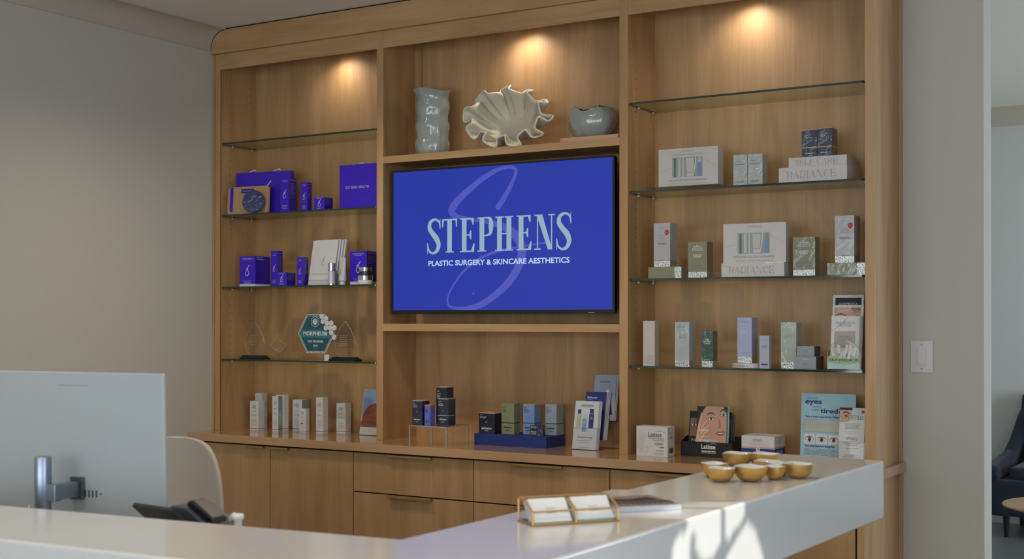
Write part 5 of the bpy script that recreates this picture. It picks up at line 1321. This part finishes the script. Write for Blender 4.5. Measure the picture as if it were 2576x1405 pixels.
carton('pale green wrapped carton with foil base behind two flat grey boxes', 3.180, 0.065, R4, 0.067, 0.071, 0.193, PGREEN, front=skm(('VITAMIN C+E', 'COMPLEX'), INKW, INKL, INKG), strip=SILVER, strip_h=.028)
def gfb(A, w, h): A.text('SkinMedica', w * .5, h * .76, INKW, w=w * .30); A.lines(w * .3, w * .7, h * .5, h * .36, 2, INKG, .4); A.lines(w * .35, w * .65, h * .12, h * .07, 1, INKG, .6)
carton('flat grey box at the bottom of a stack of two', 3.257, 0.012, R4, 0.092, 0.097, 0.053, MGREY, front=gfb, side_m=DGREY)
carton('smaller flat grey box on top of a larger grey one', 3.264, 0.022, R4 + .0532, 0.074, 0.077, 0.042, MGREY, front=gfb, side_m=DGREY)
# brochure tiers on the lowest shelf
def smA(A, w, h):
    A.rect(0, 0, w, h, WHITE); A.rect(w * .08, h * .1, w * .93, h * .94, BLACKM); A.ell(w * .55, h * .50, w * .36, h * .22, SKIN2, 24); A.text('SKINMEDICA', w * .5, h * .80, INKW, w=w * .62)
def smB(A, w, h):
    A.rect(0, 0, w, h, WHITE); A.rect(w * .06, h * .1, w * .92, h * .955, SKIN); A.ell(w * .28, h * .74, w * .17, h * .035, INKW, 20); A.ell(w * .30, h * .74, w * .055, h * .04, SKIN2, 14); A.ribbon([(w * .10, h * .79, .002), (w * .26, h * .83, .004), (w * .46, h * .79, .002)], INK, 5); A.ell(w * .80, h * .76, w * .08, h * .05, SKIN2, 16); A.ribbon([(w * .62, h * .93, .01), (w * .75, h * .90, .02), (w * .9, h * .93, .01)], SKIN2, 5); A.text('SKINMEDICA', w * .5, h * .865, INKW, w=w * .66)
def smC(A, w, h):
    A.text('THE', w * .48, h * .90, INKG, w=w * .08); A.text('SKINMEDICA', w * .5, h * .845, INKG, w=w * .68); A.text('METHOD', w * .5, h * .795, INKG, w=w * .46)
    A.rect(w * .12, h * .40, w * .86, h * .71, TAUPE); A.text('A REVOLUTIONARY', w * .49, h * .60, INK, w=w * .42); A.text('SCIENTIFICALLY', w * .49, h * .565, INKG, w=w * .56); A.text('SKIN SOLUTION', w * .49, h * .53, INKG, w=w * .50)
    A.ribbon([(0, h * .70, .001), (w * .35, h * .85, .002), (w * .62, h * 1.0, .001)], INKL, 4)
holder('clear acrylic brochure stand at the right end of the lowest glass shelf', 3.390, 0.066, R4, 0.134, 0.090, 0.20, 0.06, tilt=6)
booklet('black-headed brochure, highest in the stand behind the arched sign', 3.372, 0.142, R4 + .003 + .092, 0.129, 0.213, 0.004, 6, WHITE, smA, None, edge=PAGE)
booklet('brochure with a close-up face print, middle tier of its stand', 3.380, 0.112, R4 + .003 + .05, 0.129, 0.212, 0.004, 6, WHITE, smB, None, edge=PAGE)
for i in range(4):
    booklet('pale brochure with taupe square, ' + ('frontmost behind the arched acrylic sign' if i == 0 else ('second', 'third', 'fourth')[i - 1] + ' in the front pile, seen by its edge'), 3.388 + i * .0030, 0.070 + i * .0048, R4 + .003, 0.117, 0.218 - (i % 2) * .002, 0.0042, 6, GREY if i == 3 else WHITE, smC if i == 0 else None, 'pale brochures on the lowest glass shelf', edge=TAUPE if i == 3 else PAGE)
ar = thing('arched_sign', 'clear arched acrylic sign with soft green print before the brochures', 'sign', (3.460, 0.022, R4))
def archpts(w, h, n=24): return [(-w / 2, 0), (w / 2, 0)] + [(w / 2 * cos(pi * i / n), h - w / 2 + w / 2 * sin(pi * i / n)) for i in range(n + 1)]
AW, AH = 0.138, 0.123
MB().prism(archpts(AW, AH), 0, 0.004, ACRYL).build('acrylic_plate', ar)
q = archpts(AW, AH)
MB().tube([(a, 0.002, b) for a, b in q[1:]] + [(q[0][0], .002, q[0][1])], 0.0012, ACEDGE, 6).build('edge_glint', ar)  # pale tube imitating the lit rim of the clear plate
A = Art((0, -0.0001, 0)); A.poly([(-.066, .004), (.066, .004), (.066, .046), (.03, .052), (-.01, .058), (-.05, .066), (-.066, .050)], GREENP); A.poly([(-.066, .004), (.066, .004), (.066, .030), (0, .022), (-.066, .030)], AQUA2)
for i, (a, b, r_) in enumerate(((-.045, .072, .3), (-.020, .085, .1), (.005, .066, -.3), (.012, .086, -.1), (.030, .086, .2), (.045, .074, -.3), (-.008, .062, -.5), (.022, .060, -.2))):
    c_, s_ = cos(r_), sin(r_); A.poly([(a + u * c_ - v * s_, b + u * s_ + v * c_) for u, v in ((-.005, -.017), (.005, -.017), (.005, .017), (-.005, .017))], OFFW)
A.text('SKINMEDICA', 0, 0.036, INK, w=0.116, h=.0105); A.build('printed_front', ar)
MB().box(-AW / 2, 0.0045, 0, AW / 2, 0.030, 0.003, ACRYL).build('foot', ar)

# ================================================================ RIGHT BAY, COUNTER
lt = None
def lat(A, w, h):
    for k in range(5): A.ribbon([(w * (.08 + .03 * k), h * .12, .0006), (w * (.03 + .045 * k), h * .42, .0008), (w * (.12 + .045 * k), h * .66, .0008), (w * (.06 + .05 * k), h * .86, .0005)], INKL, 5)
    A.ribbon([(w * .22, h * .30, .0008), (w * .34, h * .34, .0008), (w * .38, h * .22, .0008), (w * .28, h * .13, .0008), (w * .20, h * .20, .0008)], INKL, 5)
    A.text('Latisse', w * .60, h * .66, INK, w=w * .42, h=h * .15); A.ribbon([(w * .62, h * .83, .0006), (w * .78, h * .87, .0014), (w * .93, h * .80, .0005)], INK, 5)
    A.text('(bimatoprost ophthalmic', w * .90, h * .585, INKG, w=w * .52, al='r'); A.text('solution) 0.03%', w * .90, h * .52, INKG, w=w * .36, al='r'); A.lines(w * .55, w * .90, h * .47, h * .39, 2, INKG, .5); A.lines(w * .75, w * .90, h * .34, h * .30, 1, INK, .5); A.lines(w * .62, w * .9, h * .22, h * .19, 1, INK, .5); A.lines(w * .55, w * .9, h * .14, h * .07, 2, INKL, .4)
def lats(A, d, h):
    A.text('Latisse', d * .40, h * .76, INKG, w=d * .46); A.lines(d * .2, d * .75, h * .70, h * .60, 3, INKG, .5)
    for i in range(9): A.rect(d * (.22 + i * .058), h * .12, d * (.22 + i * .058 + (.03 if i % 3 else .045)), h * .30, INK)
carton('white square carton with grey scrolls beside the second post', 2.543, 0.0, C9, 0.150, 0.073, 0.131, WHITE, front=lat, side=lats)
ty = thing('display_tray', 'black card tray with white lettering holding the face brochures', 'tray', (2.706, 0.110, C9))
TWd, TD = 0.240, 0.105
mb = MB(); mb.box(0, 0, 0, TWd, TD, 0.004, BLACKM); mb.prism([(0, 0.0042), (0.003, 0.0042), (0.003, 0.064), (0, 0.064)], 0, TWd, BLACKM, axis='x'); mb.box(0, TD - .003, 0.0042, TWd, TD, 0.085, BLACKM)
for xx in (0, TWd - .003): mb.prism([(0.0032, 0.0042), (TD - .0032, 0.0042), (TD - .0032, 0.085), (TD * .5, 0.082), (0.0032, 0.064)], xx, xx + .003, BLACKM, axis='x')
mb.box(0.01, 0.030, 0.0042, TWd - .01, 0.034, 0.050, BLACKM)
mb.build('tray_body', ty, bevel=.0008)
A = Art((0, -0.0002, 0)); A.text('Latisse', 0.130, 0.034, INKW, w=0.066, h=0.022, bold=True); A.ribbon([(.135, .055, .0006), (.155, .060, .0014), (.172, .054, .0005)], INKW, 5); A.lines(0.098, 0.164, 0.028, 0.021, 1, INKW, .8, ragged=False); A.lines(0.098, 0.164, 0.019, 0.016, 1, INKW, .6, ragged=False); A.build('printed_front', ty)
def face(A, w, h):
    A.rect(0, 0, w, h, SKIN)
    A.poly([(0, h), (w * .30, h), (w * .20, h * .90), (w * .12, h * .70), (w * .10, h * .45), (0, h * .35)], mat('printed_hair', (40, 30, 28), rough=.4))
    A.poly([(w * .86, h), (w, h), (w, h * .80), (w * .93, h * .88)], MATS['printed_hair'])
    A.ribbon([(w * .32, h * .80, .003), (w * .46, h * .845, .005), (w * .60, h * .80, .002)], MATS['printed_hair'], 6); A.ribbon([(w * .74, h * .86, .002), (w * .84, h * .93, .005), (w * .96, h * .90, .003)], MATS['printed_hair'], 6)
    for cx, cz in ((.47, .70), (.87, .80)):
        A.ell(w * cx, h * cz, w * .115, h * .035, MATS['printed_hair'], 20); A.ell(w * cx, h * (cz - .003), w * .095, h * .026, INKW, 20); A.ell(w * cx, h * cz, w * .038, h * .027, mat('printed_iris', (96, 84, 64)), 14); A.ell(w * cx, h * cz, w * .018, h * .014, INK, 10)
    A.ribbon([(w * .70, h * .74, .001), (w * .745, h * .62, .003), (w * .77, h * .53, .005), (w * .70, h * .50, .003)], SKIN2, 6); A.ell(w * .72, h * .505, w * .03, h * .012, SKIN2, 10)
    A.poly([(w * .62, h * .36), (w * .74, h * .415), (w * .80, h * .40), (w * .86, h * .425), (w * .95, h * .40), (w * .86, h * .32), (w * .74, h * .30)], LIPS); A.poly([(w * .68, h * .36), (w * .80, h * .375), (w * .92, h * .385), (w * .84, h * .355), (w * .74, h * .345)], INKW)
    SKL = mat('printed_skin_light', (214, 166, 140), rough=.4)
    for p_ in ([(w * .02, h * .10, w * .10), (w * .06, h * .34, w * .12), (w * .10, h * .58, w * .09), (w * .17, h * .84, w * .06)], [(w * .14, h * .30, w * .12), (w * .20, h * .52, w * .09), (w * .36, h * .68, w * .07)], [(w * .14, h * .30, w * .12), (w * .26, h * .46, w * .09), (w * .42, h * .52, w * .06)], [(w * .12, h * .14, w * .14), (w * .26, h * .34, w * .09), (w * .40, h * .40, w * .06)]):
        A.ribbon(p_, SKIN2, 6); A.ribbon([(a + w * .006, b, c * .88) for a, b, c in p_], SKL, 6)
    A.rect(w * .30, h * .0, w * .42, h * .20, AQUA)
    A.text('Latisse', w * .10, h * .40, INKW, w=w * .32, al='l', bold=True); A.lines(w * .08, w * .6, h * .28, h * .25, 1, INKW, .5, al='l'); A.text('FULLER, LONGER,', w * .07, h * .15, INKW, w=w * .62, al='l', bold=True); A.text('DARKER LASHES', w * .07, h * .06, INKW, w=w * .58, al='l', bold=True)
    A.rect(w * .975, 0, w, h, INKT)
def face2(A, w, h):
    A.rect(0, 0, w, h, BLACKM); A.rect(w * .03, h * .42, w * .97, h * .94, SKIN2)
    for cx in (.12, .85): A.ell(w * cx, h * .68, w * .07, h * .05, INK, 18); A.ell(w * cx, h * .68, w * .055, h * .035, INKW, 18); A.ell(w * cx, h * .68, w * .025, h * .035, INK, 12)
    A.rect(w * .03, h * .84, w * .97, h * .94, BLACKM); A.text('FULLER, LONGER, DARKER', w * .5, h * .30, INKW, w=w * .86)
for i in range(2):
    booklet(('brochure printed with a hand and face, frontmost in the black tray', 'second brochure directly behind the hand and face brochure')[i], 2.776 + i * .004, 0.1145 + i * .006, C9 + .0045 + .035, 0.143, 0.180, 0.005, 5, WHITE, face if i == 0 else None, None, edge=INKT)
for i in range(4):
    booklet('dark face brochure, ' + ('frontmost of the wide rear pile in the black tray' if i == 0 else ('second', 'third', 'fourth')[i - 1] + ' of the wide rear pile'), 2.722 + i * .007, 0.150 + i * .0075, C9 + .0045, 0.199 - .005 * i, 0.190 - .004 * i, 0.0035, 7, BLACKM, face2 if i == 0 else None, 'dark face brochures in the black tray', edge=PAGE)
def upn(A, w, h):
    A.text('UPNEEQ', w * .48, h * .76, INKG, w=w * .30, h=h * .12); A.lines(w * .2, w * .78, h * .72, h * .62, 2, INKL, .25)
    A.rect(0, h * .515, w, h * .565, INKP); A.rect(0, 0, w, h * .50, INKN); A.ell(w * .50, h * .47, w * .062, w * .062, INKW, 24); A.ell(w * .50, h * .465, w * .036, w * .040, INKP, 20); A.poly([(w * .475, h * .50), (w * .525, h * .50), (w * .5, h * .575)], INKP)
def upns(A, d, h):
    A.text('U', d * .50, h * .68, INKG, w=d * .16, h=h * .22); A.rect(0, h * .515, d, h * .565, INKP); A.rect(0, 0, d, h * .50, INKN); A.lines(d * .1, d * .9, h * .44, h * .28, 3, INKW, .4)
carton('white, rose and indigo box between black tray and blue board', 3.008, 0.060, C9, 0.146, 0.127, 0.107, WHITE, front=upn, side=upns)
def eyes_art(A, w, h):
    A.rect(0, 0, w, h, AQUA); A.rect(0, 0, w, h * .085, INKP)
    A.text('Are your', w * .11, h * .912, INKN, w=w * .19, h=h * .036, al='l'); A.text('eyes', w * .07, h * .820, INKN, w=w * .31, h=h * .080, al='l', bold=True); A.text('looking', w * .21, h * .785, INKN, w=w * .17, h=h * .036, al='l')
    A.text('a little', w * .20, h * .748, INKN, w=w * .14, h=h * .028, al='l'); A.text('tired?', w * .355, h * .715, INKN, w=w * .385, h=h * .072, al='l', bold=True)
    A.text('Take a look in the mirror. What do you see?', w * .08, h * .64, INKN, w=w * .84, al='l', bold=True)
    A.rect(w * .05, h * .44, w * .95, h * .62, INKG); A.rect(w * .055, h * .443, w * .945, h * .617, mat('mirror_film_print', (178, 182, 164), rough=.25, coat=.5))
    for i in range(4):
        x = w * (.07 + i * .225); A.rect(x, h * .265, x + w * .195, h * .41, INKW); cx = x + w * .098
        A.ell(cx, h * .335, w * .080, h * (.045 - i * .004), SKIN2, 20); A.ell(cx, h * .33, w * .072, h * (.034 - i * .004), INKW, 20); A.ell(cx, h * .33, w * .032, h * (.034 - i * .004), SLATE, 14); A.ell(cx, h * .33, w * .014, h * .014, INK, 10); A.text('ABCD'[i], cx, h * .388, INKG, h=h * .012)
    A.text('You may have low-lying lids.', w * .08, h * .215, INKN, w=w * .56, al='l', bold=True); A.lines(w * .08, w * .92, h * .20, h * .10, 6, INKG, .3, al='l'); A.lines(w * .10, w * .9, h * .05, h * .03, 1, INKR, .4)
booklet('large pale blue standing board asking about tired eyes', 3.233, 0.150, C9 + .0002, 0.232, 0.288, 0.004, 5, AQUA, eyes_art, name='counter_sign', cat='sign')
def lift(A, w, h):
    A.rect(0, 0, w, h, WHITE); A.poly([(0, h * .72), (0, h), (w, h), (w, h * .80), (w * .6, h * .78)], AQUA2); A.poly([(0, h), (w * .50, h), (w * .48, h * .84), (w * .36, h * .76), (0, h * .74)], SKIN); A.ribbon([(w * .10, h * .90, .003), (w * .25, h * .925, .006), (w * .42, h * .89, .003)], INK, 5); A.ell(w * .26, h * .86, w * .08, h * .018, INK, 14); A.rect(0, h * .96, w * .5, h, BLACKM)
    A.text('UPLIFTED', w * .52, h * .80, INKG, w=w * .84, h=h * .07); A.ell(w * .92, h * .935, w * .065, w * .065, INKR, 18)
    A.lines(w * .18, w * .85, h * .735, h * .63, 5, INKG, .35); A.lines(w * .12, w * .9, h * .60, h * .55, 2, INKL, .3); A.text('UPNEEQ', w * .5, h * .435, INKG, w=w * .46, h=h * .06); A.lines(w * .2, w * .85, h * .40, h * .34, 2, INKL, .4); A.lines(w * .3, w * .8, h * .31, h * .29, 1, INKG, .5); A.lines(w * .1, w * .9, h * .2, h * .05, 5, INKL, .3)
holder('small clear acrylic pocket stand in front of the pale blue board', 3.417, 0.066, C9, 0.115, 0.022, 0.10, 0.10, tilt=7)
for i in range(2):
    booklet(('white leaflet with an eye photo in the clear pocket stand', 'leaflet directly behind the eye photo leaflet in the pocket stand')[i], 3.421 + i * .002, 0.0700 + i * .005, C9 + .0028, 0.104, 0.236, 0.0045, 7, WHITE, lift if i == 0 else None, None, edge=PAGE)
